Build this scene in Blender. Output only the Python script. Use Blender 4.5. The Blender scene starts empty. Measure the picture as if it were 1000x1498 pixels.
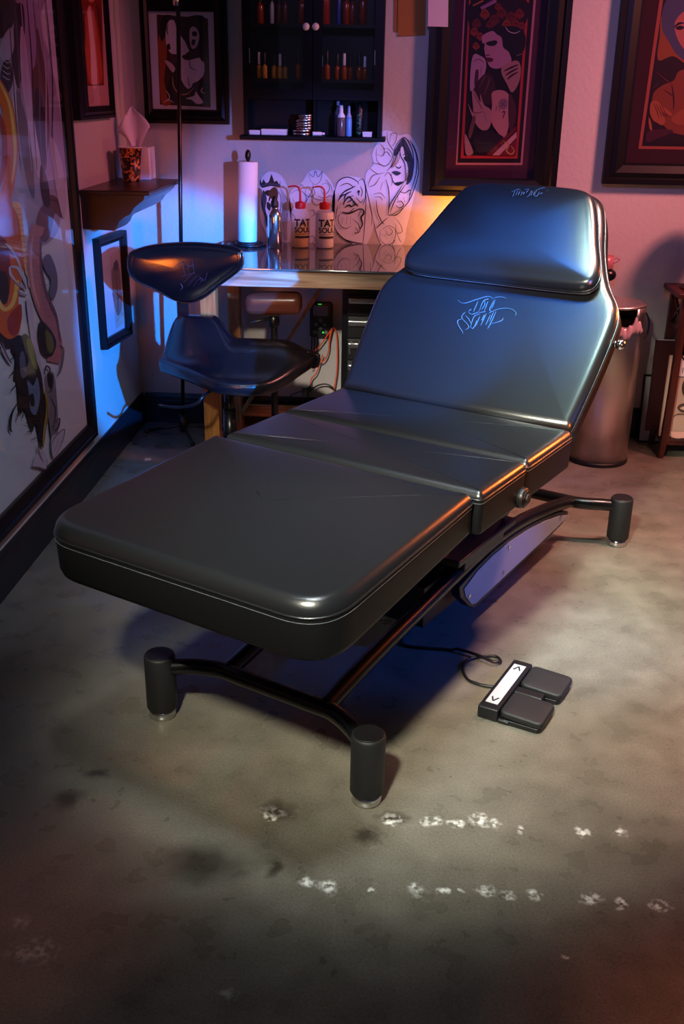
import bpy, bmesh, math, random
from mathutils import Vector, Matrix
random.seed(7)
SC = bpy.context.scene
COL = SC.collection
PI = math.pi

# ------------------------------------------------------------------ camera
F, TH, RO, YA, CH = 1496.886, .392345, .0168102, .0552474, 1.5
FWD = Vector((-math.sin(YA)*math.cos(TH), math.cos(YA)*math.cos(TH), -math.sin(TH)))
_r = Vector((math.cos(YA), math.sin(YA), 0)); _u = _r.cross(FWD)
RT = math.cos(RO)*_r + math.sin(RO)*_u
UP = -math.sin(RO)*_r + math.cos(RO)*_u
CP = Vector((0, 0, CH))
cam = bpy.data.objects.new('camera', bpy.data.cameras.new('camera'))
COL.objects.link(cam)
M = Matrix((RT, UP, -FWD)).transposed().to_4x4(); M.translation = CP
cam.matrix_world = M
cam.data.sensor_fit = 'VERTICAL'; cam.data.sensor_height = 36; cam.data.lens = 36*F/1498
cam.data.clip_start = .02
SC.camera = cam
SC.view_settings.view_transform = 'Standard'; SC.view_settings.look = 'None'
SC.view_settings.gamma = 1; SC.view_settings.use_curve_mapping = False
SC.view_settings.exposure = 0.0

# survey helpers: a measured point of the photograph -> a point in the room
def ray(x, y): return (x-500)/F*RT - (y-749)/F*UP + FWD
def gz(x, y, z=0.0):
    d = ray(x, y); return CP + d*((z-CH)/d.z)
def wy(x, y, Y):
    d = ray(x, y); return CP + d*(Y/d.y)
def wx(x, y, X):
    d = ray(x, y); return CP + d*(X/d.x)
XL, YB = -1.228, 4.682          # left wall, back wall

# ------------------------------------------------------------------ materials
def lin(c):
    if isinstance(c, str):
        c = [int(c[i:i+2], 16)/255 for i in (0, 2, 4)]
    return tuple((v/12.92 if v <= .04045 else ((v+.055)/1.055)**2.4) for v in c[:3]) + (1,)
MATS = {}
def mat(name, col, rough=.5, metal=0, spec=.5, bump=0, bscale=200, var=0, vscale=8, trans=0, ior=1.45, emit=None, estr=0, coat=0, alpha=1, rvar=0):
    if name in MATS: return MATS[name]
    m = bpy.data.materials.new(name); m.use_nodes = True
    nt = m.node_tree; b = nt.nodes['Principled BSDF']
    c = lin(col)
    b.inputs['Base Color'].default_value = c
    b.inputs['Roughness'].default_value = rough
    b.inputs['Metallic'].default_value = metal
    b.inputs['Specular IOR Level'].default_value = spec
    b.inputs['IOR'].default_value = ior
    b.inputs['Transmission Weight'].default_value = trans
    b.inputs['Coat Weight'].default_value = coat
    b.inputs['Alpha'].default_value = alpha
    if emit:
        b.inputs['Emission Color'].default_value = lin(emit); b.inputs['Emission Strength'].default_value = estr
    tc = None
    if var or bump or rvar:
        tc = nt.nodes.new('ShaderNodeTexCoord')
    if var or rvar:
        n = nt.nodes.new('ShaderNodeTexNoise'); n.inputs['Scale'].default_value = vscale; n.inputs['Detail'].default_value = 5
        nt.links.new(tc.outputs['Object'], n.inputs['Vector'])
        if var:
            mx = nt.nodes.new('ShaderNodeMix'); mx.data_type = 'RGBA'
            mx.inputs[6].default_value = tuple(v*(1-var) for v in c[:3])+(1,)
            mx.inputs[7].default_value = tuple(min(1, v*(1+var)) for v in c[:3])+(1,)
            nt.links.new(n.outputs['Fac'], mx.inputs[0]); nt.links.new(mx.outputs[2], b.inputs['Base Color'])
        if rvar:
            mr = nt.nodes.new('ShaderNodeMapRange'); mr.inputs[1].default_value = .3; mr.inputs[2].default_value = .7
            mr.inputs[3].default_value = rough-rvar; mr.inputs[4].default_value = rough+rvar
            nt.links.new(n.outputs['Fac'], mr.inputs[0]); nt.links.new(mr.outputs[0], b.inputs['Roughness'])
    if bump:
        n2 = nt.nodes.new('ShaderNodeTexNoise'); n2.inputs['Scale'].default_value = bscale; n2.inputs['Detail'].default_value = 4
        nt.links.new(tc.outputs['Object'], n2.inputs['Vector'])
        bp = nt.nodes.new('ShaderNodeBump'); bp.inputs['Strength'].default_value = bump; bp.inputs['Distance'].default_value = .004
        nt.links.new(n2.outputs['Fac'], bp.inputs['Height']); nt.links.new(bp.outputs['Normal'], b.inputs['Normal'])
    MATS[name] = m
    return m
def wood(name, c1, c2, rough=.4, axis='Z', scale=6):
    if name in MATS: return MATS[name]
    m = bpy.data.materials.new(name); m.use_nodes = True
    nt = m.node_tree; b = nt.nodes['Principled BSDF']; b.inputs['Roughness'].default_value = rough
    tc = nt.nodes.new('ShaderNodeTexCoord'); mp = nt.nodes.new('ShaderNodeMapping')
    s = {'X': (.6, 9, 9), 'Y': (9, .6, 9), 'Z': (9, 9, .6)}[axis]
    mp.inputs['Scale'].default_value = s
    n = nt.nodes.new('ShaderNodeTexNoise'); n.inputs['Scale'].default_value = scale; n.inputs['Detail'].default_value = 6; n.inputs['Distortion'].default_value = .8
    cr = nt.nodes.new('ShaderNodeValToRGB')
    cr.color_ramp.elements[0].position = .35; cr.color_ramp.elements[0].color = lin(c1)
    cr.color_ramp.elements[1].position = .65; cr.color_ramp.elements[1].color = lin(c2)
    nt.links.new(tc.outputs['Object'], mp.inputs[0]); nt.links.new(mp.outputs[0], n.inputs['Vector'])
    nt.links.new(n.outputs['Fac'], cr.inputs[0]); nt.links.new(cr.outputs[0], b.inputs['Base Color'])
    MATS[name] = m
    return m
def pane_mat(name='clear pane', tint='ffffff', refl=.06):
    if name in MATS: return MATS[name]
    m = bpy.data.materials.new(name); m.use_nodes = True
    nt = m.node_tree; nt.nodes.remove(nt.nodes['Principled BSDF'])
    out = nt.nodes['Material Output']
    t = nt.nodes.new('ShaderNodeBsdfTransparent'); t.inputs[0].default_value = lin(tint)
    g = nt.nodes.new('ShaderNodeBsdfGlossy'); g.inputs['Roughness'].default_value = .03
    lw = nt.nodes.new('ShaderNodeLayerWeight'); lw.inputs[0].default_value = .5
    pw = nt.nodes.new('ShaderNodeMath'); pw.operation = 'POWER'; pw.inputs[1].default_value = 4.5
    nt.links.new(lw.outputs['Facing'], pw.inputs[0])
    fr = nt.nodes.new('ShaderNodeMath'); fr.operation = 'MULTIPLY_ADD'; fr.inputs[1].default_value = .9; fr.inputs[2].default_value = .045
    nt.links.new(pw.outputs[0], fr.inputs[0])
    mx = nt.nodes.new('ShaderNodeMixShader')
    nt.links.new(fr.outputs[0], mx.inputs[0]); nt.links.new(t.outputs[0], mx.inputs[1]); nt.links.new(g.outputs[0], mx.inputs[2])
    nt.links.new(mx.outputs[0], out.inputs['Surface'])
    MATS[name] = m
    return m

leather = mat('black leather', '141517', .28, spec=.95, bump=.07, bscale=420)
leather_side = mat('black leather side', '0f0f11', .5, spec=.25, bump=.12, bscale=420)
thread = mat('grey thread', '44494d', .55)
emboss = mat('stitched lettering thread', '35505f', .35)  # blue light on the lettering is put into this thread colour
black_paint = mat('black powder coat', '0b0b0d', .28, spec=.5)
black_satin = mat('black satin plastic', '121214', .4)
black_rough = mat('black textured plastic', '19191b', .55, bump=.1, bscale=500)
chrome = mat('chrome', 'd8d8d8', .15, metal=1)
steel = mat('brushed steel', 'd6ccc6', .33, metal=1)
alu = mat('brushed aluminium', 'c9c9cc', .22, metal=1)
panel_grey = mat('pale grey panel', '8f8b93', .45)
frame_black = mat('black lacquered frame', '08070c', .42, spec=.25)
white_paper = mat('white paper', 'd9d6dc', .8)
tracing = mat('tracing paper', 'cfcde0', .7)
ink = mat('black ink', '0d0d12', .6)
ink_soft = mat('grey ink wash', '30354c', .7)
white_plastic = mat('white plastic', 'dedde0', .4)
red_plastic = mat('red plastic', 'c01418', .35)
pane = pane_mat()
pane_dim = pane_mat('tinted pane', 'd2c8e0')
wall_paint = mat('plaster wall paint', 'b3aba8', .75, bump=.45, bscale=55)
base_paint = mat('dark baseboard paint', '15171f', .35)
esp = wood('espresso wood', '0c0706', '170c0b', .3, 'Y')
mahog = wood('mahogany', '32100c', '4d1a12', .35, 'Z')
pine = wood('oiled pine', '8a4f22', 'b87a3c', .45, 'Z')
pine_x = wood('oiled pine rail', '8a5426', 'c08a4c', .45, 'X')
apron_m = wood('weathered pine apron', '7a5a44', 'b39a80', .5, 'X', 5)

# ------------------------------------------------------------------ mesh builder
class MB:
    def __init__(s): s.v = []; s.f = []; s.m = []; s.sm = []
    def add(s, vs, fs, mi=0, smooth=True):
        o = len(s.v); s.v += [Vector(p) for p in vs]
        for f in fs: s.f.append([i+o for i in f]); s.m.append(mi); s.sm.append(smooth)
        return s
    def box(s, c, d, rot=None, mi=0):
        vs = []
        for z in (-.5, .5):
            for x, y in ((-.5, -.5), (.5, -.5), (.5, .5), (-.5, .5)):
                p = Vector((x*d[0], y*d[1], z*d[2]))
                if rot is not None: p = rot @ p
                vs.append(Vector(c)+p)
        return s.add(vs, [(3, 2, 1, 0), (4, 5, 6, 7), (0, 1, 5, 4), (1, 2, 6, 5), (2, 3, 7, 6), (3, 0, 4, 7)], mi, False)
    def span(s, x0, x1, y0, y1, z0, z1, mi=0):
        return s.box(((x0+x1)/2, (y0+y1)/2, (z0+z1)/2), (abs(x1-x0), abs(y1-y0), abs(z1-z0)), None, mi)
    def bar(s, a, b, w, t, mi=0, up=Vector((0, 0, 1))):
        a = Vector(a); b = Vector(b); d = (b-a); L = d.length; d = d/L
        x = up.cross(d)
        if x.length < 1e-4: x = Vector((1, 0, 0)).cross(d)
        x.normalize(); y = d.cross(x)
        return s.box((a+b)/2, (w, t, L), Matrix((x, y, d)).transposed(), mi)
    def lathe(s, prof, c=(0, 0, 0), n=32, mi=0, axis=None, closed_ends=True):
        c = Vector(c); ax = Vector((0, 0, 1)) if axis is None else Vector(axis).normalized()
        x = ax.orthogonal().normalized() if axis is not None else Vector((1, 0, 0)); y = ax.cross(x)
        vs = []; fs = []
        for r, z in prof:
            for k in range(n):
                a = 2*PI*k/n; vs.append(c+ax*z+x*(r*math.cos(a))+y*(r*math.sin(a)))
        for i in range(len(prof)-1):
            for k in range(n):
                k2 = (k+1) % n; fs.append((i*n+k, i*n+k2, (i+1)*n+k2, (i+1)*n+k))
        if closed_ends:
            fs.append(tuple(range(n-1, -1, -1))); fs.append(tuple(range((len(prof)-1)*n, len(prof)*n)))
        o = len(s.f); s.add(vs, fs, mi, True)
        if closed_ends: s.sm[-1] = s.sm[-2] = False
        return s
    def cyl(s, a, b, r, r2=None, n=24, mi=0, bev=0):
        a = Vector(a); b = Vector(b); L = (b-a).length; r2 = r if r2 is None else r2
        pr = [(r, 0), (r2, L)] if not bev else [(r-bev, 0), (r, bev), (r2, L-bev), (r2-bev*.3, L-bev*.3), (r2-bev, L)]
        return s.lathe(pr, a, n, mi, (b-a))
    def ball(s, c, r, n=20, mi=0, sc=(1, 1, 1)):
        pr = [(max(1e-4, r*math.sin(PI*i/10)), -r*math.cos(PI*i/10)) for i in range(11)]
        o = len(s.v); s.lathe(pr, (0, 0, 0), n, mi, None, False)
        for i in range(o, len(s.v)):
            p = s.v[i]; s.v[i] = Vector((p.x*sc[0]+c[0], p.y*sc[1]+c[1], p.z*sc[2]+c[2]))
        return s
    def tube(s, path, r, n=10, mi=0, closed=False, caps=True):
        P = [Vector(p) for p in path]; N = len(P); vs = []; fs = []
        prev = None
        for i in range(N):
            if closed: t = P[(i+1) % N]-P[i-1]
            else: t = P[min(i+1, N-1)]-P[max(i-1, 0)]
            t.normalize()
            if prev is None: x = t.orthogonal().normalized()
            else:
                x = prev - t*prev.dot(t)
                x = x.normalized() if x.length > 1e-6 else t.orthogonal().normalized()
            prev = x; y = t.cross(x); rr = r[i] if isinstance(r, (list, tuple)) else r
            for k in range(n):
                a = 2*PI*k/n; vs.append(P[i]+x*(rr*math.cos(a))+y*(rr*math.sin(a)))
        for i in range(N if closed else N-1):
            j = (i+1) % N
            for k in range(n):
                k2 = (k+1) % n; fs.append((i*n+k, i*n+k2, j*n+k2, j*n+k))
        if caps and not closed: fs.append(tuple(range(n-1, -1, -1))); fs.append(tuple(range((N-1)*n, N*n)))
        return s.add(vs, fs, mi, True)
    def prism(s, pts, fn, d, mi=0):
        """2D outline -> fn(a,b,w) with w = 0..d"""
        n = len(pts); vs = [fn(a, b, 0) for a, b in pts]+[fn(a, b, d) for a, b in pts]
        fs = [tuple(range(n-1, -1, -1)), tuple(range(n, 2*n))]+[(i, (i+1) % n, n+(i+1) % n, n+i) for i in range(n)]
        return s.add(vs, fs, mi, False)
    def cushion(s, pts, fn, thick, r=.016, dome=.006, rb=.01, mi=0, mside=None, fill=.05):
        """padded block: rounded top edge, slightly domed top at w=0, bottom at w=-thick"""
        n = len(pts); P = [Vector((a, b)) for a, b in pts]
        area = sum(P[i].x*P[(i+1) % n].y-P[(i+1) % n].x*P[i].y for i in range(n))
        if area < 0: P.reverse()
        nor = []
        for i in range(n):
            e1 = (P[i]-P[i-1]).normalized(); e2 = (P[(i+1) % n]-P[i]).normalized()
            n1 = Vector((e1.y, -e1.x)); n2 = Vector((e2.y, -e2.x)); m = n1+n2
            m = m.normalized() if m.length > 1e-5 else n1
            nor.append(m/max(.6, m.dot(n1)))
        cen = sum(P, Vector((0, 0)))/n
        lev = [(rb, -thick), (rb*.3, -thick+rb*.3), (0, -thick+rb)]
        lev += [(r*(1-math.cos(a)), -r+r*math.sin(a)) for a in [k*PI/2/6 for k in range(7)]]
        rings = [[fn(*(P[i]-nor[i]*ins), w) for i in range(n)] for ins, w in lev]
        last = [P[i]-nor[i]*r for i in range(n)]
        for sc in (.97, .92, .84, .7, .5, .25):
            h = dome*(1-((sc-.0)/1.0)**4)
            rings.append([fn(*(cen+(last[i]-cen)*sc), h) for i in range(n)])
        vs = [p for rg in rings for p in rg]; fs = []; mm = []
        for k in range(len(rings)-1):
            for i in range(n):
                j = (i+1) % n; fs.append((k*n+i, k*n+j, (k+1)*n+j, (k+1)*n+i)); mm.append(mside if (mside is not None and k < 3) else mi)
        vs.append(fn(*cen, dome)); c = len(vs)-1; b = (len(rings)-1)*n
        for i in range(n): fs.append((b+i, b+(i+1) % n, c)); mm.append(mi)
        fs.append(tuple(range(n-1, -1, -1))); mm.append(mside if mside is not None else mi)
        o = len(s.m); s.add(vs, fs, mi, True)
        for k, x in enumerate(mm): s.m[o+k] = x
        s.sm[-1] = False
        return s
def catmull(P, n=6, closed=False):
    P = [Vector(p) for p in P]; N = len(P); out = []
    for i in range(N if closed else N-1):
        g = (lambda k: P[k % N]) if closed else (lambda k: P[max(0, min(N-1, k))])
        a, b, c, d = g(i-1), g(i), g(i+1), g(i+2)
        for k in range(n):
            t = k/n
            out.append(.5*((2*b)+(c-a)*t+(2*a-5*b+4*c-d)*t*t+(3*b-a-3*c+d)*t**3))
    if not closed: out.append(P[-1].copy())
    return out
def fillet(pts, rad, n=6):
    N = len(pts); out = []
    for i in range(N):
        p = Vector(pts[i]); a = Vector(pts[i-1])-p; b = Vector(pts[(i+1) % N])-p
        r = rad[i] if isinstance(rad, (list, tuple)) else rad
        la, lb = a.length, b.length; a /= la; b /= lb
        th = math.acos(max(-1, min(1, a.dot(b)))); d = min(r/math.tan(th/2), la*.49, lb*.49)
        if r < 1e-5: out.append(p); continue
        s0 = p+a*d; s1 = p+b*d
        for k in range(n+1):
            t = k/n; out.append((1-t)**2*s0+2*t*(1-t)*p+t*t*s1)
    return [tuple(q) for q in out]

def tag(o, label, cat, group=None):
    o['label'] = label; o['category'] = cat
    if group: o['group'] = group
    return o
ROOTM = {}
def thing(name, label, cat, loc=(0, 0, 0), rotz=0, group=None, rot=None):
    o = bpy.data.objects.new(name, None); COL.objects.link(o); o.empty_display_size = .05
    o.location = loc; o.rotation_euler = rot if rot else (0, 0, rotz)
    ROOTM[o.name] = Matrix.Translation(Vector(loc)) @ (o.rotation_euler.to_matrix().to_4x4())
    return tag(o, label, cat, group)
def obj(name, mb, mats, parent=None, local=False, bev=0, bseg=2, subd=0):
    """parts of a thing are written in room coordinates unless local=True"""
    me = bpy.data.meshes.new(name)
    vs = mb.v
    if parent is not None and not local:
        top = parent
        while top.parent: top = top.parent
        inv = ROOTM[top.name].inverted(); vs = [inv @ v for v in vs]
    me.from_pydata([tuple(v) for v in vs], [], mb.f)
    for m in (mats if isinstance(mats, (list, tuple)) else [mats]): me.materials.append(m)
    for p, mi, sm in zip(me.polygons, mb.m, mb.sm): p.material_index = mi; p.use_smooth = sm
    me.validate()
    o = bpy.data.objects.new(name, me); COL.objects.link(o)
    if parent is not None: o.parent = parent
    if bev:
        b = o.modifiers.new('bevel', 'BEVEL'); b.width = bev; b.segments = bseg; b.limit_method = 'ANGLE'; b.angle_limit = math.radians(40)
        for p in me.polygons: p.use_smooth = True
        w = o.modifiers.new('wn', 'WEIGHTED_NORMAL'); w.keep_sharp = True
    if subd:
        sd = o.modifiers.new('sub', 'SUBSURF'); sd.levels = subd; sd.render_levels = subd
    return o
def struct(name, mb, mats, **k):
    o = obj(name, mb, mats, **k); o['kind'] = 'structure'; return o
def copy_thing(root, loc, label, group=None, rotz=None):
    r = root.copy(); COL.objects.link(r); r.location = loc; r['label'] = label
    if rotz is not None: r.rotation_euler = (0, 0, rotz)
    for ch in list(root.children):
        c = ch.copy(); COL.objects.link(c); c.parent = r
        for g in list(ch.children):
            d = g.copy(); COL.objects.link(d); d.parent = c
    return r
def text_mesh(s, size=1.0, offset=0.0):
    cu = bpy.data.curves.new('lettering', 'FONT'); cu.body = s; cu.size = size; cu.align_x = 'CENTER'; cu.offset = offset
    o = bpy.data.objects.new('lettering', cu); COL.objects.link(o)
    bpy.context.view_layer.update()
    dg = bpy.context.evaluated_depsgraph_get()
    me = bpy.data.meshes.new_from_object(o.evaluated_get(dg))
    bm = bmesh.new(); bm.from_mesh(me)
    for _ in range(4):
        lng = [e for e in bm.edges if e.calc_length() > size*.12]
        if not lng: break
        bmesh.ops.subdivide_edges(bm, edges=lng, cuts=1)
        bmesh.ops.triangulate(bm, faces=bm.faces[:])
    bm.verts.index_update()
    vs = [v.co.copy() for v in bm.verts]; fs = [[v.index for v in f.verts] for f in bm.faces]; bm.free()
    bpy.data.objects.remove(o); bpy.data.curves.remove(cu); bpy.data.meshes.remove(me)
    return vs, fs

# flat printed or drawn images: colour fields and ink strokes laid on a plane
class Art:
    def __init__(s, P, n, step=.00008): s.P = P; s.n = Vector(n); s.mb = MB(); s.k = 0; s.step = step; s.mats = []
    def mi(s, m):
        if m not in s.mats: s.mats.append(m)
        return s.mats.index(m)
    def fill(s, pts, m, smooth=True, n=5):
        pts = [Vector(p) for p in pts]
        if smooth: pts = catmull(pts, n, True)
        s.k += 1
        vs = [s.P(p.x, p.y)+s.n*(s.k*s.step) for p in pts]
        nn = sum(((vs[i]-vs[0]).cross(vs[(i+1) % len(vs)]-vs[0]) for i in range(len(vs))), Vector())
        if nn.dot(s.n) < 0: vs.reverse()
        s.mb.add(vs, [tuple(range(len(vs)))], s.mi(m), False); return s
    def stroke(s, pts, w, m, smooth=True, taper=True, bumpk=True):
        pts = [Vector(p) for p in pts]
        if smooth and len(pts) > 2: pts = catmull(pts, 5)
        if bumpk: s.k += 1
        N = len(pts); L = []; R = []
        for i, p in enumerate(pts):
            t = (pts[min(i+1, N-1)]-pts[max(i-1, 0)]); t = t.normalized() if t.length > 1e-6 else Vector((1, 0))
            q = Vector((-t.y, t.x)); f = i/max(1, N-1)
            ww = w*.5*((.35+.65*math.sin(PI*f)) if taper else 1)
            L.append(p+q*ww); R.append(p-q*ww)
        off = s.n*(s.k*s.step)
        vs = [s.P(p.x, p.y)+off for p in L]+[s.P(p.x, p.y)+off for p in R]
        fs = [(i, i+1, N+i+1, N+i) for i in range(N-1)]
        a = vs[1]-vs[0]; b = vs[N]-vs[0]
        if a.cross(b).dot(s.n) < 0: fs = [tuple(reversed(f)) for f in fs]
        s.mb.add(vs, fs, s.mi(m), False); return s
# ------------------------------------------------------------------ the room
def floor_material():
    m = bpy.data.materials.new('polished concrete'); m.use_nodes = True
    nt = m.node_tree; b = nt.nodes['Principled BSDF']; N = nt.nodes.new; Lk = nt.links.new
    tc = N('ShaderNodeTexCoord')
    def noise(sc, det, dist=0):
        n = N('ShaderNodeTexNoise'); n.inputs['Scale'].default_value = sc; n.inputs['Detail'].default_value = det; n.inputs['Distortion'].default_value = dist
        Lk(tc.outputs['Object'], n.inputs['Vector']); return n
    big = noise(1.6, 6, .6); mid = noise(11, 3); fine = noise(170, 3); pits = noise(330, 2)
    def ramp(src, p0, c0, p1, c1):
        r = N('ShaderNodeValToRGB'); r.color_ramp.elements[0].position = p0; r.color_ramp.elements[0].color = c0
        r.color_ramp.elements[1].position = p1; r.color_ramp.elements[1].color = c1; Lk(src, r.inputs[0]); return r.outputs[0]
    def mix(f, a, bb, mode='MIX'):
        x = N('ShaderNodeMix'); x.data_type = 'RGBA'; x.blend_type = mode
        if isinstance(f, float): x.inputs[0].default_value = f
        else: Lk(f, x.inputs[0])
        for s, i in ((a, 6), (bb, 7)):
            if isinstance(s, tuple): x.inputs[i].default_value = s
            else: Lk(s, x.inputs[i])
        return x.outputs[2]
    c = ramp(big.outputs['Fac'], .32, lin('5f5b50'), .68, lin('837c6e'))
    c = mix(.28, c, ramp(mid.outputs['Fac'], .2, lin('464238'), .8, lin('9c9586')))
    c = mix(.5, c, ramp(fine.outputs['Fac'], .3, (.42, .41, .38, 1), .7, (1, 1, 1, 1)), 'MULTIPLY')
    c = mix(.75, c, ramp(pits.outputs['Fac'], .30, (.25, .24, .22, 1), .42, (1, 1, 1, 1)), 'MULTIPLY')
    # worn marks left on the concrete
    warp = N('ShaderNodeTexNoise'); warp.inputs['Scale'].default_value = 26; warp.inputs['Detail'].default_value = 4
    Lk(tc.outputs['Object'], warp.inputs['Vector'])
    wv = N('ShaderNodeVectorMath'); wv.operation = 'MULTIPLY_ADD'; wv.inputs[1].default_value = (.05, .05, 0); wv.inputs[2].default_value = (-.025, -.025, 0)
    Lk(warp.outputs['Color'], wv.inputs[0])
    pv = N('ShaderNodeVectorMath'); pv.operation = 'ADD'; Lk(tc.outputs['Object'], pv.inputs[0]); Lk(wv.outputs[0], pv.inputs[1])
    def marks(lst, soft):
        acc = None
        for x, y, rx, ry in lst:
            p = gz(x, y); r1 = (gz(x+rx, y)-p).length; r2 = (gz(x, y-ry)-p).length
            a = N('ShaderNodeVectorMath'); a.operation = 'SUBTRACT'; a.inputs[1].default_value = (p.x, p.y, 0); Lk(pv.outputs[0], a.inputs[0])
            d = N('ShaderNodeVectorMath'); d.operation = 'MULTIPLY'; d.inputs[1].default_value = (1/r1, 1/r2, 0); Lk(a.outputs[0], d.inputs[0])
            l = N('ShaderNodeVectorMath'); l.operation = 'LENGTH'; Lk(d.outputs[0], l.inputs[0])
            q = N('ShaderNodeMapRange'); q.inputs[1].default_value = 1.15; q.inputs[2].default_value = soft; Lk(l.outputs['Value'], q.inputs[0])
            if acc is None: acc = q.outputs[0]
            else:
                mx = N('ShaderNodeMath'); mx.operation = 'MAXIMUM'; Lk(acc, mx.inputs[0]); Lk(q.outputs[0], mx.inputs[1]); acc = mx.outputs[0]
        return acc
    dark = marks([(405, 1185, 30, 16), (400, 1270, 12, 15), (538, 1222, 22, 16), (100, 1168, 24, 18), (295, 1262, 70, 34), (140, 1132, 22, 8), (575, 1196, 26, 12), (640, 890, 10, 5)], .35)
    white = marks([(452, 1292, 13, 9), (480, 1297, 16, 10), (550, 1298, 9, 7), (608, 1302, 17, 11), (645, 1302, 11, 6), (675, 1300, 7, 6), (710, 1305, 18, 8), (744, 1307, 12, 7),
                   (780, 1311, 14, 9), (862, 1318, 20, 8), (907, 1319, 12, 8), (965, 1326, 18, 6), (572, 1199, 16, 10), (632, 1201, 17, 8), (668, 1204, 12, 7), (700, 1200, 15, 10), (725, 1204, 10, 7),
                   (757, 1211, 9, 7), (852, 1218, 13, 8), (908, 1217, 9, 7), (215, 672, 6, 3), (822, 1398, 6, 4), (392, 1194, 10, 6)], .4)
    faint = marks([(50, 1392, 44, 20), (30, 1350, 20, 12), (330, 1455, 14, 12), (400, 1187, 26, 8)], .2)
    dmix = N('ShaderNodeMath'); dmix.operation = 'MULTIPLY'; dmix.inputs[1].default_value = .8; Lk(dark, dmix.inputs[0])
    c = mix(dmix.outputs[0], c, lin('2c261c'))
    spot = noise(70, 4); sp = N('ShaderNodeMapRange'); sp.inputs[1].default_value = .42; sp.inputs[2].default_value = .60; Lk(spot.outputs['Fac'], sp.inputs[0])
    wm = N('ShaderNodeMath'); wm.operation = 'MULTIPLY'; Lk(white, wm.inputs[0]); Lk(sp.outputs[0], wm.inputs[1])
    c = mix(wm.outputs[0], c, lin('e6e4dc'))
    fm = N('ShaderNodeMath'); fm.operation = 'MULTIPLY'; Lk(faint, fm.inputs[0]); Lk(sp.outputs[0], fm.inputs[1])
    fm2 = N('ShaderNodeMath'); fm2.operation = 'MULTIPLY'; fm2.inputs[1].default_value = .35; Lk(fm.outputs[0], fm2.inputs[0])
    c = mix(fm2.outputs[0], c, lin('d8d8d0'))
    Lk(c, b.inputs['Base Color'])
    rr = N('ShaderNodeMapRange'); rr.inputs[1].default_value = .35; rr.inputs[2].default_value = .65; rr.inputs[3].default_value = .24; rr.inputs[4].default_value = .46
    Lk(mid.outputs['Fac'], rr.inputs[0]); Lk(rr.outputs[0], b.inputs['Roughness'])
    bp = N('ShaderNodeBump'); bp.inputs['Strength'].default_value = .12; bp.inputs['Distance'].default_value = .002
    Lk(fine.outputs['Fac'], bp.inputs['Height']); Lk(bp.outputs['Normal'], b.inputs['Normal'])
    return m
struct('floor', MB().span(XL-.1, 3.2, -1.2, YB+.1, -.05, 0), floor_material())
struct('wall_left', MB().span(XL-.1, XL, -1.2, YB+.1, 0, 2.75), wall_paint)
struct('wall_back', MB().span(XL, 3.2, YB, YB+.1, 0, 2.75), wall_paint)
BBP = [(0, 0), (.016, 0), (.016, .105), (.012, .112), (.012, .122), (.008, .13), (.005, .142), (0, .143)]
struct('baseboard_left', MB().prism(BBP, lambda a, b, w: Vector((XL+a, -1.2+w, b)), YB+1.2), base_paint)
struct('baseboard_back', MB().prism(BBP, lambda a, b, w: Vector((XL+.016+w, YB-a, b)), 3.2-XL-.016), base_paint)

# ------------------------------------------------------------------ the treatment bed
OB = Vector((.113128, 2.812644, 0)); AX = Vector((.4868976, .8734590, 0)); ANG = math.atan2(AX.y, AX.x)
bed = thing('treatment_bed', 'black leather tattoo client bed with raised backrest on black tube base', 'bed', OB, ANG)
TO = -.015                                    # the mattress sits this far off the base's centre line (local y)
def bedpart(name, mb, m, parent=None, **k): return obj(name, mb, m, parent or bed, local=True, **k)
def trim(outline, fn, w, ins=0.0, r=.0022):
    P = [Vector(p) for p in outline]; c = sum(P, Vector((0, 0)))/len(P)
    return MB().tube([fn(*(c+(p-c)*(1+ins)), w) for p in P], r, 6, 0, True)
# leg section, sloping gently to the foot end
ta = math.atan2(.036, .612); LZ = .662
def f_leg(a, b, w):
    w = w*(1+.3*max(0, a)/.615)
    return Vector((-.5285-a*math.cos(ta)-w*math.sin(ta), b+.006, LZ-a*math.sin(ta)+w*math.cos(ta)))
ol = fillet([(0, -.377), (0, .377), (.615, .377), (.615, -.377)], [.018, .018, .105, .105], 10)
lc = bedpart('leg_cushion', MB().cushion(ol, f_leg, .105, .028, .005, .014, 0, 1), [leather, leather_side])
bedpart('piping', trim(ol, f_leg, -.027, .0005, .0026), leather, lc)
bedpart('stitching', trim(ol, f_leg, -.036, .0006, .0011), thread, lc)
def f_flat(a, b, w): return Vector((a, b+TO, LZ+w))
for x0, x1 in ((-.524, -.265), (-.260, .045)):
    ol = fillet([(x0, -.372), (x1, -.372), (x1, .372), (x0, .372)], .016, 5)
    sc = bedpart('seat_cushion', MB().cushion(ol, f_flat, .110, .022, .003, .01, 0, 1), [leather, leather_side])
    bedpart('piping', trim(ol, f_flat, -.021, .0005, .0024), leather, sc)
    bedpart('stitching', trim(ol, f_flat, -.030, .0006, .001), thread, sc)
ba = math.radians(48); CA, SA = math.cos(ba), math.sin(ba); S0, Z0 = .030, .664
def f_back(a, b, w): return Vector((S0+a*CA-w*SA, b+TO, Z0+a*SA+w*CA))
half = [(0.002, .364), (.15, .376), (.29, .383), (.36, .381), (.405, .364), (.45, .331), (.50, .304), (.58, .272), (.66, .248), (.72, .224), (.752, .194), (.77, .145), (.776, .07)]
oh = catmull(half, 4)
ol = [(p[0], p[1]) for p in oh]+[(p[0], -p[1]) for p in reversed(oh)]
bc = bedpart('backrest_cushion', MB().cushion(ol, f_back, .085, .026, .006, .012, 0, 1), [leather, leather_side])
bedpart('piping', trim(ol, f_back, -.025, .0008, .0026), leather, bc)
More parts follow.
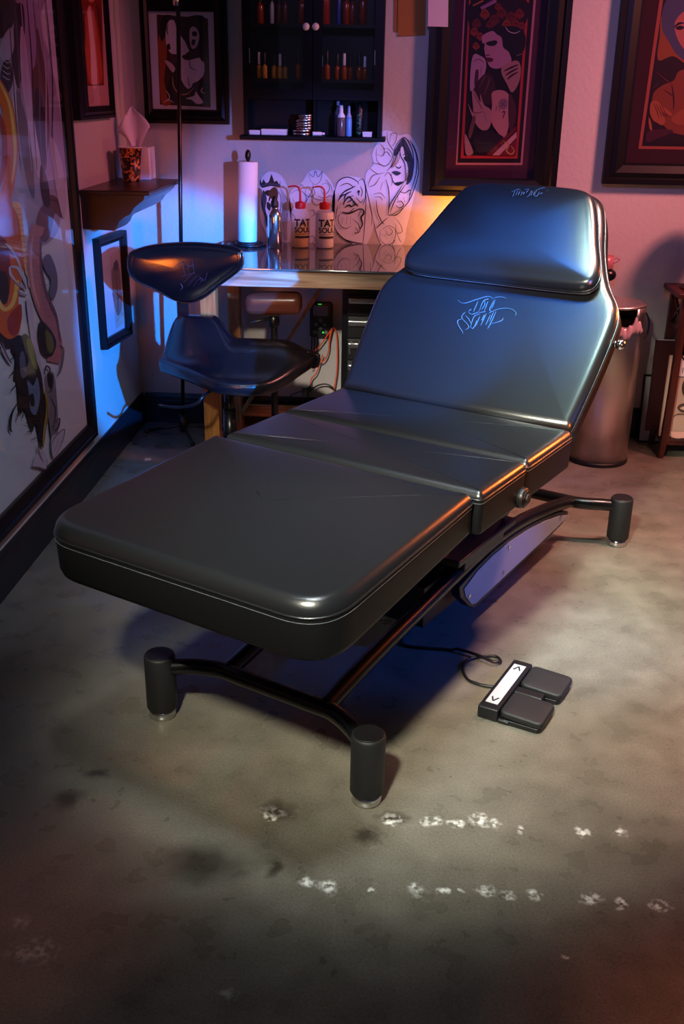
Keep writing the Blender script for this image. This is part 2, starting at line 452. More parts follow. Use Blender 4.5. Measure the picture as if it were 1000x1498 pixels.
bedpart('stitching', trim(ol, f_back, -.035, .001, .001), thread, bc)
def back_px(x, y, w=0):
    """photo point on the backrest -> (along, across)"""
    R3 = Matrix.Rotation(ANG, 3, 'Z'); n = R3 @ Vector((-SA, 0, CA)); p0 = OB+R3 @ Vector((S0-w*SA, TO, Z0+w*CA))
    d = ray(x, y); q = R3.inverted() @ (CP+d*((p0-CP).dot(n)/d.dot(n))-p0)
    return Vector((q.x*CA+q.z*SA, q.y))
def logo(strokes, k, off, wf, r, dome, base=0):
    mb = MB()
    for s in strokes:
        pts = [back_px(off[0]+x/k, off[1]+y/k, base+dome) for x, y in s]
        if len(pts) > 2: pts = catmull(pts, 5)
        else: pts = [pts[0].lerp(pts[1], i/4) for i in range(5)]
        N = len(pts); mb.tube([wf(p.x, p.y, dome+.0012) for p in pts], [r*(.45+.55*math.sin(PI*i/(N-1))) for i in range(N)], 6)
    return mb
big = [[(160, 240), (200, 275), (260, 280), (380, 240), (520, 200), (570, 215), (590, 235)], [(600, 220), (680, 205), (750, 225)], [(410, 255), (350, 390)], [(540, 225), (470, 262), (425, 375)], [(530, 255), (485, 375)],
       [(605, 240), (550, 360), (585, 385)], [(620, 240), (570, 350)], [(290, 375), (330, 355)], [(290, 380), (310, 410), (350, 415), (420, 385)], [(255, 390), (215, 430), (215, 470), (260, 520), (290, 560), (285, 590), (250, 605)],
       [(250, 430), (290, 470), (320, 530)], [(215, 475), (165, 490), (160, 530), (190, 590), (215, 625), (225, 655)], [(430, 412), (360, 445), (315, 570)], [(430, 440), (375, 570)], [(390, 490), (380, 530), (345, 590), (310, 570)],
       [(510, 405), (440, 555)], [(485, 420), (450, 500)], [(560, 420), (500, 550)], [(630, 378), (560, 530), (520, 595)], [(600, 385), (545, 510)], [(530, 410), (620, 365), (720, 345), (810, 355), (865, 395), (870, 425), (845, 440)],
       [(715, 460), (700, 490), (640, 515), (570, 535)], [(410, 400), (500, 385)], [(480, 240), (490, 300), (450, 360)]]
bedpart('logo', logo(big, 8.333, (650, 410), f_back, .0017, .006), emboss, bc)
# head pad lying on the upper backrest
hh = [(.402, .02), (.402, .15), (.404, .25), (.415, .293), (.445, .308), (.49, .300), (.56, .272), (.63, .247), (.69, .221), (.722, .196), (.738, .15), (.742, .07)]
oh = catmull(hh, 4); ol = [(p[0], p[1]) for p in oh]+[(p[0], -p[1]) for p in reversed(oh)]
HW = .056
def f_head(a, b, w): return f_back(a, b, w+HW)
hd = bedpart('head_pad', MB().cushion(ol, f_head, .05, .026, .012, .008), leather)
bedpart('piping', trim(ol, f_head, -.027, .001, .0026), leather, hd)
bedpart('stitching', trim(ol, f_head, -.036, .0015, .001), thread, hd)
small = [[(215, 270), (290, 235), (360, 215), (385, 235)], [(290, 240), (245, 355)], [(340, 235), (300, 330)], [(380, 240), (345, 335)], [(420, 250), (395, 335)], [(400, 290), (470, 285)], [(460, 260), (440, 320)], [(460, 225), (530, 215), (540, 235)], [(530, 235), (490, 280)],
         [(560, 265), (605, 245)], [(575, 270), (540, 335), (495, 360)], [(605, 250), (580, 335)], [(650, 245), (620, 330)], [(690, 235), (640, 325), (665, 345), (700, 330), (730, 260)], [(660, 240), (755, 200), (830, 190)], [(700, 300), (760, 295), (790, 275)], [(878, 240), (884, 246)]]
bedpart('logo', logo(small, 12.5, (730, 260), f_head, .0016, .010, HW), emboss, hd)
# side knobs
R_ = lambda x, y, z: Vector((x, y, z))
kb = MB(); k0 = f_back(.30, -.383, -.045); kb.cyl(k0, k0+R_(0, -.012, 0), .009, n=16); kb.ball(k0+R_(0, -.02, 0), .015, 16)
bedpart('adjuster_knob', kb, chrome)
kb = MB(); k0 = R_(-.290, -.381, .575); kb.cyl(k0+R_(0, .002, 0), k0+R_(0, -.02, 0), .028, .026, 24, bev=.004); kb.cyl(k0+R_(0, -.02, 0), k0+R_(0, -.028, 0), .012, n=16)
k_ = bedpart('power_socket', kb, black_satin)
bedpart('socket_ring', MB().lathe([(.02, 0), (.021, .0025), (.016, .0025)], k0+R_(0, -.0195, 0), 24, 0, (0, -1, 0)), black_paint, k_)
# tube base
def leg(x, y):
    l = bedpart('leg', MB().lathe([(.036, .026), (.039, .03), (.039, .172), (.0375, .178), (.035, .18)], (x, y, 0), 32), black_rough)
    bedpart('levelling_foot', MB().lathe([(.031, 0), (.034, .003), (.034, .02), (.031, .024)], (x, y, 0), 32), chrome, l)
    bedpart('top_cap', MB().lathe([(.034, .1795), (.0335, .182)], (x, y, 0), 32), black_satin, l)
for sx in (-1, 1):
    for sy in (-1, 1): leg(sx*.863, sy*.3077)
    e = sx*.863; i = sx*.797; zb = .15
    path = [(e, -.3077, .145), (e-sx*.012, -.28, .147), (e-sx*.032, -.245, .15), (e-sx*.052, -.205, zb), (i, -.16, zb), (i, -.10, zb), (i, 0, zb), (i, .10, zb), (i, .16, zb), (e-sx*.052, .205, zb), (e-sx*.032, .245, .15), (e-sx*.012, .28, .147), (e, .3077, .145)]
    bedpart('end_bar', MB().tube(catmull(path, 4), .021, 16), black_paint)
for sy in (-1, 1):
    path = [(-.797, sy*.145, .150), (-.66, sy*.145, .172), (-.5, sy*.145, .192), (-.3, sy*.145, .212), (-.1, sy*.145, .232), (.06, sy*.145, .243), (.2, sy*.145, .243), (.35, sy*.145, .232), (.5, sy*.145, .21), (.65, sy*.145, .183), (.797, sy*.145, .150)]
    bedpart('side_rail', MB().tube(catmull(path, 5), .022, 16), black_paint)
    # panel below the rail, with its pale insert
    ar = [(-.13, .20), (-.02, .218), (.08, .228), (.2, .228), (.35, .217), (.5, .195), (.63, .168), (.725, .14)]
    out = [(-.135, .198), (-.12, .16), (-.06, .106), (-.025, .085), (.0, .082), (.62, .105), (.68, .11), (.72, .125)]+list(reversed(ar))
    y0 = sy*.135
    pn = bedpart('side_panel', MB().prism(out, lambda a, b, w: Vector((a, y0+sy*w, b)), .03), black_satin, bev=.004)
    inn = [(-.105, .182), (-.09, .15), (-.045, .107), (-.015, .098), (.62, .118), (.68, .122), (.71, .132)]+[(a, b-.012) for a, b in reversed(ar[1:-1])]
    bedpart('insert', MB().prism(inn, lambda a, b, w: Vector((a, y0+sy*(.0305+w), b)), .002), panel_grey, pn)
    for a, b in ((-.07, .145), (.20, .20), (.17, .125), (.64, .15)): bedpart('screw', MB().cyl((a, y0+sy*.0325, b), (a, y0+sy*.0355, b), .0065, n=12), chrome, pn)
# lift mechanism and the steel frame under the cushions
lm = MB(); lm.span(-.22, .30, -.1, .1, .085, .215); lm.span(-.45, .02, -.25, .25, .525, .548); lm.span(-1.0, -.5, -.18, .18, .46, .48)
bedpart('under_frame', lm, black_satin, bev=.004)
lm = MB()
for y in (-.1, .1):
    lm.bar((-.02, y, .21), (-.35, y, .53), .05, .03); lm.bar((.22, y, .21), (-.02, y, .53), .05, .03); lm.bar((.05, y, .53), (-.85, y, .475), .05, .03)
bedpart('lift_arms', lm, black_paint, bev=.003)
bedpart('actuator', MB().cyl((-.55, 0, .45), (.1, 0, .2), .03).cyl((-.3, 0, .36), (.12, 0, .19), .042), steel)
pl = MB(); pl.span(-.22, .16, -.20, .20, .30, .32); pl.span(-.16, .10, -.19, -.12, .265, .30)
bedpart('cover_plate', pl, black_satin, bev=.004)
for sy in (-1, 1):
    out = [(.02, .53), (.06, .545), (.14, .62), (.24, .72), (.27, .70), (.16, .55), (.10, .515), (.04, .51)]
    bedpart('hinge_bracket', MB().prism(out, lambda a, b, w: Vector((a, sy*(.30+w)+TO, b)), .03), leather_side, bev=.008)
    out = [(.12, .32), (.34, .44), (.36, .60), (.30, .64), (.16, .53), (.05, .36)]
    bedpart('back_support', MB().prism(out, lambda a, b, w: Vector((a, sy*(.17+w), b)), .012), black_paint, bev=.003)

# ------------------------------------------------------------------ foot pedal and its cable
pa = math.atan2(-.235, -.112)+PI          # strip direction
PC = gz(740, 1003, .03)
ped = thing('foot_pedal', 'black twin foot pedal with white arrow strip on the concrete floor', 'foot pedal', (PC.x, PC.y, 0), pa)
# local x runs along the strip, local -y towards the pads
pb = MB(); pb.span(-.135, .135, -.028, .028, .0, .036)
pb.span(-.135, .135, -.06, -.026, .0, .012); pb.span(-.016, .016, -.105, -.026, .0, .03)
obj('base', pb, black_satin, ped, True, bev=.005)
st = obj('arrow_strip', MB().span(-.108, .108, -.017, .017, .036, .0372), mat('satin white strip', 'b4b4b8', .4), ped, True)
for sx in (-1, 1):
    ar = MB()
    for a, b in (((sx*.098, 0), (sx*.078, .009)), ((sx*.098, 0), (sx*.078, -.009))): ar.bar((a[0], a[1], .0375), (b[0], b[1], .0375), .004, .001)
    obj('arrow', ar, ink, st, True)
for sx in (-1, 1):
    oo = fillet([(sx*.020, -.03), (sx*.132, -.03), (sx*.132, -.145), (sx*.020, -.145)], .018, 5)
    obj('pedal_pad', MB().cushion(oo, lambda a, b, w: Vector((a, b, .036+w-(b+.03)*-.04)), .018, .006, .002, .004), black_rough, ped, True)
    obj('pedal_foot', MB().prism(oo, lambda a, b, w: Vector((a, b*.98, w)), .014), black_satin, ped, True, bev=.003)
cp = [gz(x, y, .005) for x, y in ((600, 925), (588, 930), (588, 942), (612, 947), (660, 951), (695, 960), (722, 971), (732, 968), (724, 960), (700, 961), (682, 967), (677, 980), (684, 994), (700, 1001), (714, 1004), (722, 1005))]
cp = catmull(cp, 6)
for i, p in enumerate(cp): p.z = .005+(.007 if 24 < i < 40 else 0)
tag(obj('pedal_cable', MB().tube(cp, .0042, 8), black_satin), 'thin black cable looping from under the bed to the foot pedal', 'cable')
# ------------------------------------------------------------------ artist stool
SX, SY = -.655, 3.80
stool = thing('saddle_stool', 'black leather saddle stool with low winged backrest in front of the desk', 'stool', (SX, SY, 0))
def zt(x, y):
    """height of the saddle: flat front lip, dip in the middle, horn at the back left"""
    z = .512
    sm = lambda a, b, v: (lambda t: t*t*(3-2*t))(max(0, min(1, (v-a)/(b-a))))
    d = (x+.945)*.728+(y-3.895)*.685                # distance from the straight left edge
    z += .082*sm(3.62, 3.90, y)*sm(.005, .085, d)*(1-.55*sm(-.46, -.31, x))
    z += .085*(1-sm(-.74, -.64, x))*sm(3.78, 3.90, y)*sm(.01, .085, d)
    z -= .012*math.exp(-((x+.55)**2+(y-3.66)**2)/.02)
    return z
rim = [Vector((-.945, 3.895, 0)), Vector((-.905, 3.85, 0)), Vector((-.845, 3.785, 0)), Vector((-.78, 3.718, 0)), gz(298, 548, .513), gz(318, 554, .512), gz(350, 557, .51), gz(385, 556, .51), gz(420, 548, .512), gz(448, 537, .515), gz(466, 525, .52)]
rim = [Vector((p.x, p.y)) for p in rim]+[Vector(q) for q in ((-.315, 3.88), (-.35, 3.915), (-.42, 3.93), (-.50, 3.935), (-.58, 3.937), (-.66, 3.938), (-.71, 3.94), (-.755, 3.94), (-.80, 3.94), (-.85, 3.938), (-.89, 3.932), (-.925, 3.922))]
rim = catmull(rim, 4, True)
sb = MB(); n = len(rim); cen = Vector((-.62, 3.78)); rings = []
for ins, dz in ((.02, -.056), (.004, -.052), (0, -.044), (-.002, -.022), (.001, -.012), (.006, -.004), (.014, 0)):
    rings.append([Vector((*(p+(cen-p).normalized()*ins), zt(*p)+dz)) for p in rim])
for sc in (.9, .82, .72, .6, .45, .3, .15):
    rings.append([Vector((*(cen+(p-cen)*sc), zt(*(cen+(p-cen)*sc))+.004*(1-sc))) for p in rim])
vs = [p for r in rings for p in r]; vs.append(Vector((*cen, zt(*cen)+.004))); fs = []
for k in range(len(rings)-1):
    for i in range(n): fs.append((k*n+i, k*n+(i+1) % n, (k+1)*n+(i+1) % n, (k+1)*n+i))
b = (len(rings)-1)*n
for i in range(n): fs.append((b+i, b+(i+1) % n, len(vs)-1))
fs.append(tuple(range(n-1, -1, -1)))
sb.add(vs, fs)
seat = obj('seat', sb, mat('stool leather', '0d0d12', .24, spec=.9, bump=.06, bscale=420), stool)
obj('piping', MB().tube([Vector((p.x, p.y, zt(p.x, p.y)-.012)) for p in rim], .0025, 6, 0, True), leather, seat)
# backrest: winged panel, slightly concave, facing the bed
by = 3.90
def wing(x, y): q = wy(x, y, by); return (q.x, q.z)
wl = [wing(x, y) for x, y in ((189, 372), (198, 365), (225, 358), (270, 355), (315, 357), (345, 361), (355, 368), (356, 385), (346, 398), (322, 416), (300, 434), (283, 442), (268, 443), (250, 438), (222, 422), (202, 412), (191, 402), (187, 388))]
wl = [tuple(p) for p in catmull(wl, 4, True)]; xc = sum(p[0] for p in wl)/len(wl)
def f_wing(a, b, w): return Vector((a+ (b-.85)*.0, by-w-.16*(a-xc)**2*0 - .55*(a-xc)**2, b+w*.10))
bk = obj('backrest', MB().cushion(wl, f_wing, .05, .018, .012, .012), mat('stool back leather', '09090d', .15, spec=.9, bump=.05, bscale=420), stool)
cw = sum((Vector(p) for p in wl), Vector((0, 0)))/len(wl)
obj('piping', MB().tube([f_wing(*(cw+(Vector(p)-cw)*1.0), -.018) for p in wl], .003, 6, 0, True), leather, bk)
lg = MB()
for s in ([(268, 382), (271, 403)], [(275, 381), (278, 402)], [(282, 380), (285, 401)], [(266, 404), (276, 402), (286, 398)], [(272, 390), (282, 388)], [(256, 392), (262, 386), (268, 382)], [(270, 412), (276, 406), (281, 402)], [(276, 417), (284, 408), (290, 402)],
          [(284, 419), (290, 410), (296, 406)], [(290, 417), (299, 407)], [(264, 414), (268, 420), (264, 424)], [(292, 404), (300, 410), (304, 398)]):
    pts = [Vector(wing(*p)) for p in s]
    pts = catmull(pts, 4) if len(pts) > 2 else [pts[0], (pts[0]+pts[1])/2, pts[1]]
    lg.tube([f_wing(p.x, p.y, .0125) for p in pts], .0012, 6)
obj('logo', lg, mat('black thread', '20232c', .3), bk)
sp = MB(); sp.bar(wy(266, 425, by+.035), wy(268, 466, by+.05)+Vector((0, 0, -.02)), .045, .012)
sp.bar(wy(268, 462, by+.05), Vector((-.80, 3.945, .45)), .045, .012); sp.bar((-.80, 3.945, .452), (-.66, 3.80, .452), .04, .012)
obj('back_bracket', sp, black_paint, stool, bev=.003)
cl = MB(); cl.cyl((SX, SY, .13), (SX, SY, .34), .026, n=20); cl.cyl((SX, SY, .30), (SX, SY, .452), .019, n=20); cl.span(SX-.09, SX+.09, SY-.09, SY+.09, .448, .462)
obj('column', cl, black_paint, stool)
lv = MB().tube(catmull([(SX-.02, SY-.02, .445), wy(300, 577, 3.66), wy(288, 590, 3.64), wy(262, 596, 3.66), wy(232, 593, 3.68)], 5), .006, 8)
obj('height_lever', lv, black_paint, stool)
for k in range(5):
    a = 2*PI*k/5+.5; d = Vector((math.cos(a), math.sin(a), 0)); c0 = Vector((SX, SY, 0))
    lg_ = obj('leg', MB().bar(c0+Vector((0, 0, .14)), c0+d*.26+Vector((0, 0, .085)), .045, .03), black_paint, stool, bev=.005)
    w = c0+d*.26; x = Vector((-d.y, d.x, 0))
    obj('caster', MB().cyl(w+Vector((0, 0, .028))-x*.02, w+Vector((0, 0, .028))+x*.02, .028, n=18).cyl(w+Vector((0, 0, .05)), w+Vector((0, 0, .088)), .009, n=10), black_satin, lg_)

# ------------------------------------------------------------------ padded arm rest on a stand
AY = 4.04
ax0 = wy(400, 445, AY)
arm = thing('arm_rest', 'brown leather padded arm rest on black post behind the stool', 'arm rest', (ax0.x, AY, 0))
pz = wy(400, 442, AY).z
xl, xr = wy(361, 440, AY).x, wy(441, 440, AY).x
oo = fillet([(xl, -.055), (xr, -.055), (xr, .055), (xl, .055)], .03, 6)
cu_ = MB().cushion(oo, lambda a, b, w: Vector((a, AY+b, pz+.034+w+(a-xl)*.02)), .078, .026, .004, .02)
obj('pad', cu_, mat('brown leather', '53291f', .3, bump=.05, bscale=400), arm)
ps = MB(); ps.cyl((ax0.x, AY, .05), (ax0.x, AY, pz-.07), .014, n=18); ps.ball((ax0.x, AY, pz-.075), .024, 16, 0, (1, 1, 1.4)); ps.span(ax0.x-.03, ax0.x+.03, AY-.03, AY+.03, pz-.05, pz-.042)
obj('post', ps, black_paint, arm)
obj('clamp_lever', MB().cyl((ax0.x, AY, pz-.062), wy(366, 472, AY-.04), .006, n=10), black_satin, arm)
for k in range(3):
    a = 2*PI*k/3+.3
    obj('foot', MB().bar((ax0.x, AY, .06), (ax0.x+.2*math.cos(a), AY+.2*math.sin(a), .015), .025, .02), black_paint, arm, bev=.004)

# ------------------------------------------------------------------ desk
DZ, DY = .86, 3.955
DX0, DX1 = -.79, .60
desk = thing('glass_topped_desk', 'wooden workbench desk with glass top along the back wall', 'desk', ((DX0+DX1)/2, (DY+YB)/2, 0))
obj('glass_top', MB().span(DX0-.02, DX1+.02, DY-.015, YB-.006, DZ-.008, DZ), mat('smoky glass', '4e5256', .05, spec=1.0, ior=1.75, var=.15, vscale=5), desk, bev=.002)
obj('tabletop', MB().span(DX0, DX1, DY+.01, YB-.02, DZ-.03, DZ-.0085), pine_x, desk)
obj('apron', MB().span(DX0, DX1, DY, DY+.035, .787, DZ-.0085), apron_m, desk, bev=.004)
obj('apron', MB().span(DX0, DX1, YB-.07, YB-.035, .76, DZ-.03), pine_x, desk, bev=.003)
for x, y, w in ((-.757, DY+.035, .062), (DX1-.04, DY+.035, .062), (-.755, 4.59, .055), (DX1-.04, 4.59, .055)):
    obj('leg', MB().span(x-w/2, x+w/2, y-w/2, y+w/2, 0, DZ-.03), pine, desk, bev=.003)
obj('stretcher', MB().span(-.728, DX1-.07, 4.565, 4.60, .075, .125), pine_x, desk, bev=.003)
q0, q1 = wy(470, 420, 4.555), wy(356, 600, 4.555)
obj('brace', MB().bar(q0+(q0-q1)*.05, q1+(q1-q0)*.02, .018, .045, 0, Vector((0, 1, 0))), pine, desk, bev=.002)
q2 = Vector((.28, 4.555, q0.z)); q3 = Vector((.62, 4.555, q1.z))
obj('brace', MB().bar(q2, q3, .018, .045, 0, Vector((0, 1, 0))), pine, desk, bev=.002)

# drawer chest under the desk
CY = 4.34
cx0 = wy(500, 440, CY).x; ctop = .735
ch = thing('drawer_chest', 'black metal drawer chest with silver pulls under the desk', 'tool chest', (cx0+.23, CY+.13, 0))
cb = MB(); cb.span(cx0, cx0+.46, CY+.012, CY+.27, .03, ctop)
obj('body', cb, black_paint, ch, bev=.005)
zz = [wy(515, y, CY).z for y in (441, 474)]
for k in range(4):
    z1 = zz[0]+.028-k*(zz[0]-zz[1]); z0_ = z1-(zz[0]-zz[1])+.008
    if k == 3: z0_ = .06
    d = obj('drawer', MB().span(cx0+.025, cx0+.435, CY, CY+.02, z0_, z1), black_satin, ch, bev=.003)
    hx = wy(510, 440, CY).x
    obj('handle', MB().span(hx, cx0+.425, CY-.016, CY+.001, z1-.034, z1-.012), alu, d, bev=.003)
obj('latch', MB().box(wy(511, 513, CY)+Vector((0, -.004, 0)), (.008, .01, .045)), chrome, ch)

# surge protector on the wall and cords
s0_ = wy(453, 442, YB-.03); s1_ = wy(484.5, 494, YB-.03)
sg = thing('surge_protector', 'black wall power tap with green lights between desk brace and chest', 'power strip', ((s0_.x+s1_.x)/2, YB, s1_.z))
oo = fillet([(s0_.x, s0_.z), (s1_.x, s0_.z), (s1_.x, s1_.z), (s0_.x, s1_.z)], .014, 5)
obj('case', MB().prism(oo, lambda a, b, w: Vector((a, YB-w, b)), .035), black_satin, sg, bev=.004)
cx_ = (s0_.x+s1_.x)/2; zc_ = (s0_.z+s1_.z)/2
obj('clear_cover', MB().prism(fillet([(cx_-.034, s0_.z-.012), (cx_+.034, s0_.z-.012), (cx_+.034, zc_+.02), (cx_-.034, zc_+.02)], .008, 4), lambda a, b, w: Vector((a, YB-.035-w, b)), .006), mat('smoke plastic', '6f6a78', .12, spec=.8), sg, bev=.002)
tri = MB()
for dx, dz in ((0, .0), (-.02, -.02), (.02, -.02), (0, -.036), (-.026, -.055), (.026, -.055)): tri.lathe([(.009, 0), (.007, .004)], (cx_+dx, YB-.035, zc_+dz), 14, 0, (0, -1, 0))
obj('outlets', tri, mat('grey plastic', '6f7076', .4), sg)
gl = MB().lathe([(.004, 0), (.003, .003)], (cx_+.012, YB-.036, zc_-.056), 10, 0, (0, -1, 0))
g2 = MB().span(cx_-.012, cx_+.004, YB-.037, YB-.035, s0_.z-.008, s0_.z-.006)
for g_ in (gl, g2): obj('indicator_light', g_, mat('green led', '3bd63b', .4, emit='36e040', estr=1.2), sg)
def cord(name, label, pts, r, m, cat='cord', group=None):
    return tag(obj(name, MB().tube(catmull(pts, 6), r, 8), m), label, cat, group)
orange = mat('orange cord jacket', 'e0562a', .5)
W = lambda x, y, Y=YB-.05: wy(x, y, Y)
G = 'orange cords by the drawer chest'
cord('orange_cord', 'orange cord looping over and hanging straight down beside the drawer chest', [W(481, 500), W(483, 487), W(486.5, 479), W(491, 485), W(493, 500), W(493, 535), W(490.5, 558), W(488.5, 569), W(488, 590)], .0032, orange, group=G)
cord('orange_cord', 'orange cord curling in a loop to the stool seat tip', [W(486, 479.5), W(482, 498), W(480, 515), W(475, 526), W(470, 530), W(464, 528), W(456, 540)], .003, orange, group=G)
cord('orange_cord', 'orange cord slanting down left from the power tap, nearest the stool', [W(485, 480), W(479, 490), W(470, 503), W(463, 511), W(452, 520), W(440, 540)], .003, orange, group=G)
cord('orange_cord', 'orange cord running from stool tip down to the black adapter', [W(472, 519), W(468, 530), W(465, 540), W(461, 548), W(456, 553), W(454, 563), W(453.5, 572)], .003, orange, group=G)
cord('black_cord', 'black cord arching from the adapter to the bed', [W(453, 574), W(458, 568), W(467, 563), W(477, 562), W(485, 566), W(490, 574), W(492, 600)], .0035, black_satin, group='black cords')
cord('black_cord', 'thin black cord curving left from the adapter to the floor', [W(446, 573), W(438, 573), W(428, 577), W(420, 584), W(415, 594), W(408, 606)], .0022, black_satin, group='black cords')
ad = thing('power_adapter', 'small black power adapter with plugs at the wall base', 'adapter', W(448, 580))
obj('body', MB().box(W(446.5, 573, YB-.04), (.03, .035, .05)), black_satin, ad, bev=.004)
obj('plug', MB().box(W(453.5, 569, YB-.045), (.012, .02, .03)), black_satin, ad, bev=.003)
cds = ((456, 505), (460, 506), (464, 503))
for i, (x, y) in enumerate(cds):
    cord('black_cord', 'short black cord hanging from the power tap, %s of three' % ('leftmost', 'middle', 'rightmost')[i], [W(x, 492, YB-.02), W(x, 499), W(x-.5, y+4), W(x-2, y+20)], .003, black_satin, group='black cords')
# ------------------------------------------------------------------ things on the desk
TY = 4.53
t0 = wy(361.5, 358, TY)
tw = thing('paper_towel_holder', 'black metal paper towel stand at the left end of the desk', 'towel holder', (t0.x, TY, DZ))
ring = MB().tube([Vector((t0.x+.078*math.cos(a), TY+.078*math.sin(a), DZ+.008)) for a in [2*PI*k/40 for k in range(40)]], .006, 8, 0, True)
ring.tube([Vector((t0.x+.05*math.cos(a), TY+.05*math.sin(a), DZ+.012)) for a in [2*PI*k/40 for k in range(40)]], .005, 8, 0, True)
ring.bar((t0.x-.078, TY, DZ+.008), (t0.x+.078, TY, DZ+.008), .01, .006).bar((t0.x, TY-.078, DZ+.008), (t0.x, TY+.078, DZ+.008), .01, .006)
obj('base', ring, black_paint, tw)
tilt = Vector((.028, 0, 1)).normalized()
b0 = Vector((t0.x, TY, DZ+.008))
rd = MB().cyl(b0, b0+tilt*.36, .006, n=12); rd.ball(b0+tilt*.365, .016, 14, 0, (.8, .8, 1.5))
obj('rod', rd, black_paint, tw)
rl = thing('paper_towel_roll', 'white paper towel roll standing on the black stand', 'paper towel', b0+tilt*.012)
obj('roll', MB().lathe([(.02, .0), (.040, 0), (.042, .003), (.042, .326), (.040, .329), (.02, .329)], b0+tilt*.012, 40, 0, tilt), mat('towel paper', 'e4e4ec', .85, bump=.3, bscale=160), rl)
obj('core', MB().lathe([(.0195, .001), (.0195, .3285), (.018, .3285), (.018, .001)], b0+tilt*.012, 24, 0, tilt), mat('cardboard', '8a7358', .8), rl)
q = wy(402, 363, 4.49)
sp = thing('spray_bottle', 'brushed aluminium spray bottle with black trigger on the desk', 'bottle', (q.x, 4.49, DZ))
c = (q.x, 4.49, DZ)
obj('body', MB().lathe([(.028, 0), (.031, .003), (.031, .128), (.0295, .14), (.025, .152), (.018, .161), (.014, .166), (.014, .172)], c, 36), alu, sp)
hd_ = MB().lathe([(.0165, .17), (.0175, .172), (.0165, .19), (.012, .2), (.011, .215)], c, 20)
x0, y0, z0 = c
hd_.add([], [])
side = [(-.014, .205), (.012, .203), (.016, .225), (.012, .243), (.0, .252), (-.010, .247), (-.02, .238), (-.026, .226), (-.02, .218), (-.026, .196), (-.022, .193), (-.015, .208)]
obj('spray_head', hd_, black_satin, sp)
obj('trigger', MB().prism(side, lambda a, b, w: Vector((x0+a, y0-.009+w, z0+b)), .018), black_satin, sp, bev=.003)

hdpe = mat('milky plastic', 'e8e6ee', .35, alpha=.24)
def wash_bottle(px, label, liquid, lvl):
    q = wy(px, 362, TY); r = .0415
    o = thing('wash_bottle', label, 'bottle', (q.x, TY, DZ), group='wash bottles on the desk')
    obj('body', MB().lathe([(r-.006, 0), (r, .006), (r, .138), (r-.003, .148), (r-.012, .156), (.02, .160), (.0175, .163), (.0175, .168)], (0, 0, 0), 40), hdpe, o, True)
    obj('liquid', MB().lathe([(r-.008, .003), (r-.003, .008), (r-.003, lvl), (r-.004, lvl+.001)], (0, 0, 0), 40), liquid, o, True)
    cp_ = MB().lathe([(.0205, .162), (.0215, .164), (.0215, .186), (.0195, .189), (.009, .190), (.0085, .193)], (0, 0, 0), 28)
    for k in range(28):
        a = 2*PI*k/28; cp_.box((.0216*math.cos(a), .0216*math.sin(a), .175), (.0016, .0016, .02), Matrix.Rotation(a, 3, 'Z'))
    obj('cap', cp_, red_plastic, o, True)
    tp = catmull([(0, 0, .188), (0, 0, .215), (-.001, 0, .235), (-.008, 0, .248), (-.022, 0, .254), (-.04, 0, .252), (-.053, 0, .249)], 6)
    obj('spout', MB().tube(tp, [.0052-.0022*i/(len(tp)-1) for i in range(len(tp))], 10), red_plastic, o, True)
    lb = MB(); a0 = -PI/2+.38
    def put(s, size, z, off=.0):
        vs, fs = text_mesh(s, size, off)
        if not vs: return
        lb.add([Vector(((r+.0006)*math.cos(a0+v.x/r), (r+.0006)*math.sin(a0+v.x/r), z+v.y)) for v in vs], fs, 0, False)
    put('TAT', .040, .094, .0016); put('SOUL', .031, .0675, .0009)
    def arcq(z0, z1, h):
        n = 10; vs = []
        for i in range(n+1):
            a = a0-h+2*h*i/n
            vs += [((r+.0006)*math.cos(a), (r+.0006)*math.sin(a), z0), ((r+.0006)*math.cos(a), (r+.0006)*math.sin(a), z1)]
        lb.add(vs, [(2*i, 2*i+2, 2*i+3, 2*i+1) for i in range(n)], 0, False)
    arcq(.043, .053, .85)
    for k in range(9):                                # the small unreadable line
        a = a0-.78+.195*k; lb.box(((r+.0004)*math.cos(a), (r+.0004)*math.sin(a), .0605), (.001, .0052, .0028), Matrix.Rotation(a, 3, 'Z'))
    obj('lettering', lb, ink, o, True)
    return o
wash_bottle(439, 'red capped wash bottle with yellow liquid, left of the two', mat('yellow soap', 'c89a28', .4), .108)
wash_bottle(474, 'red capped wash bottle with clear liquid, right of the two', mat('clear soap', 'cfc6d2', .4), .15)

# ------------------------------------------------------------------ drawn sheets taped to the wall above the desk
BW = lambda x, y: wy(x, y, YB)
def sheet(label, outline, paper=tracing):
    a = Art(lambda x, y: wy(x, y, YB-.0015), (0, -1, 0), .00025)
    a.fill(outline, paper, True, 4); a.label = label; return a
def done(a):
    tag(obj('drawing_sheet', a.mb, a.mats), a.label, 'drawing', 'tattoo drawings taped above the desk')
# crowned face behind the spray bottle
a = sheet('cut out drawing of a crowned dark face behind the spray bottle', [(381, 268), (388, 254), (398, 251), (410, 256), (419, 270), (424, 292), (427, 320), (424, 345), (418, 359), (394, 359), (388, 340), (380, 318)])
a.fill([(380, 270), (380, 262), (383, 268), (385, 262), (389, 268), (393, 266), (397, 254), (401, 266), (405, 264), (408, 270), (410, 264), (409, 274), (396, 272), (383, 275)], ink, False)
a.stroke([(381, 272), (395, 269), (410, 272)], 3, ink_soft, taper=False)
a.fill([(385, 278), (390, 290), (388, 305), (391, 318), (386, 310), (383, 295)], ink_soft)
a.fill([(387, 281), (393, 278), (398, 283), (392, 287)], ink); a.fill([(391, 295), (396, 300), (394, 308), (390, 303)], ink)
a.stroke([(398, 275), (409, 283), (411, 300), (408, 325), (412, 350)], 1, ink); a.stroke([(382, 276), (383, 300), (390, 322), (394, 332)], 1.2, ink)
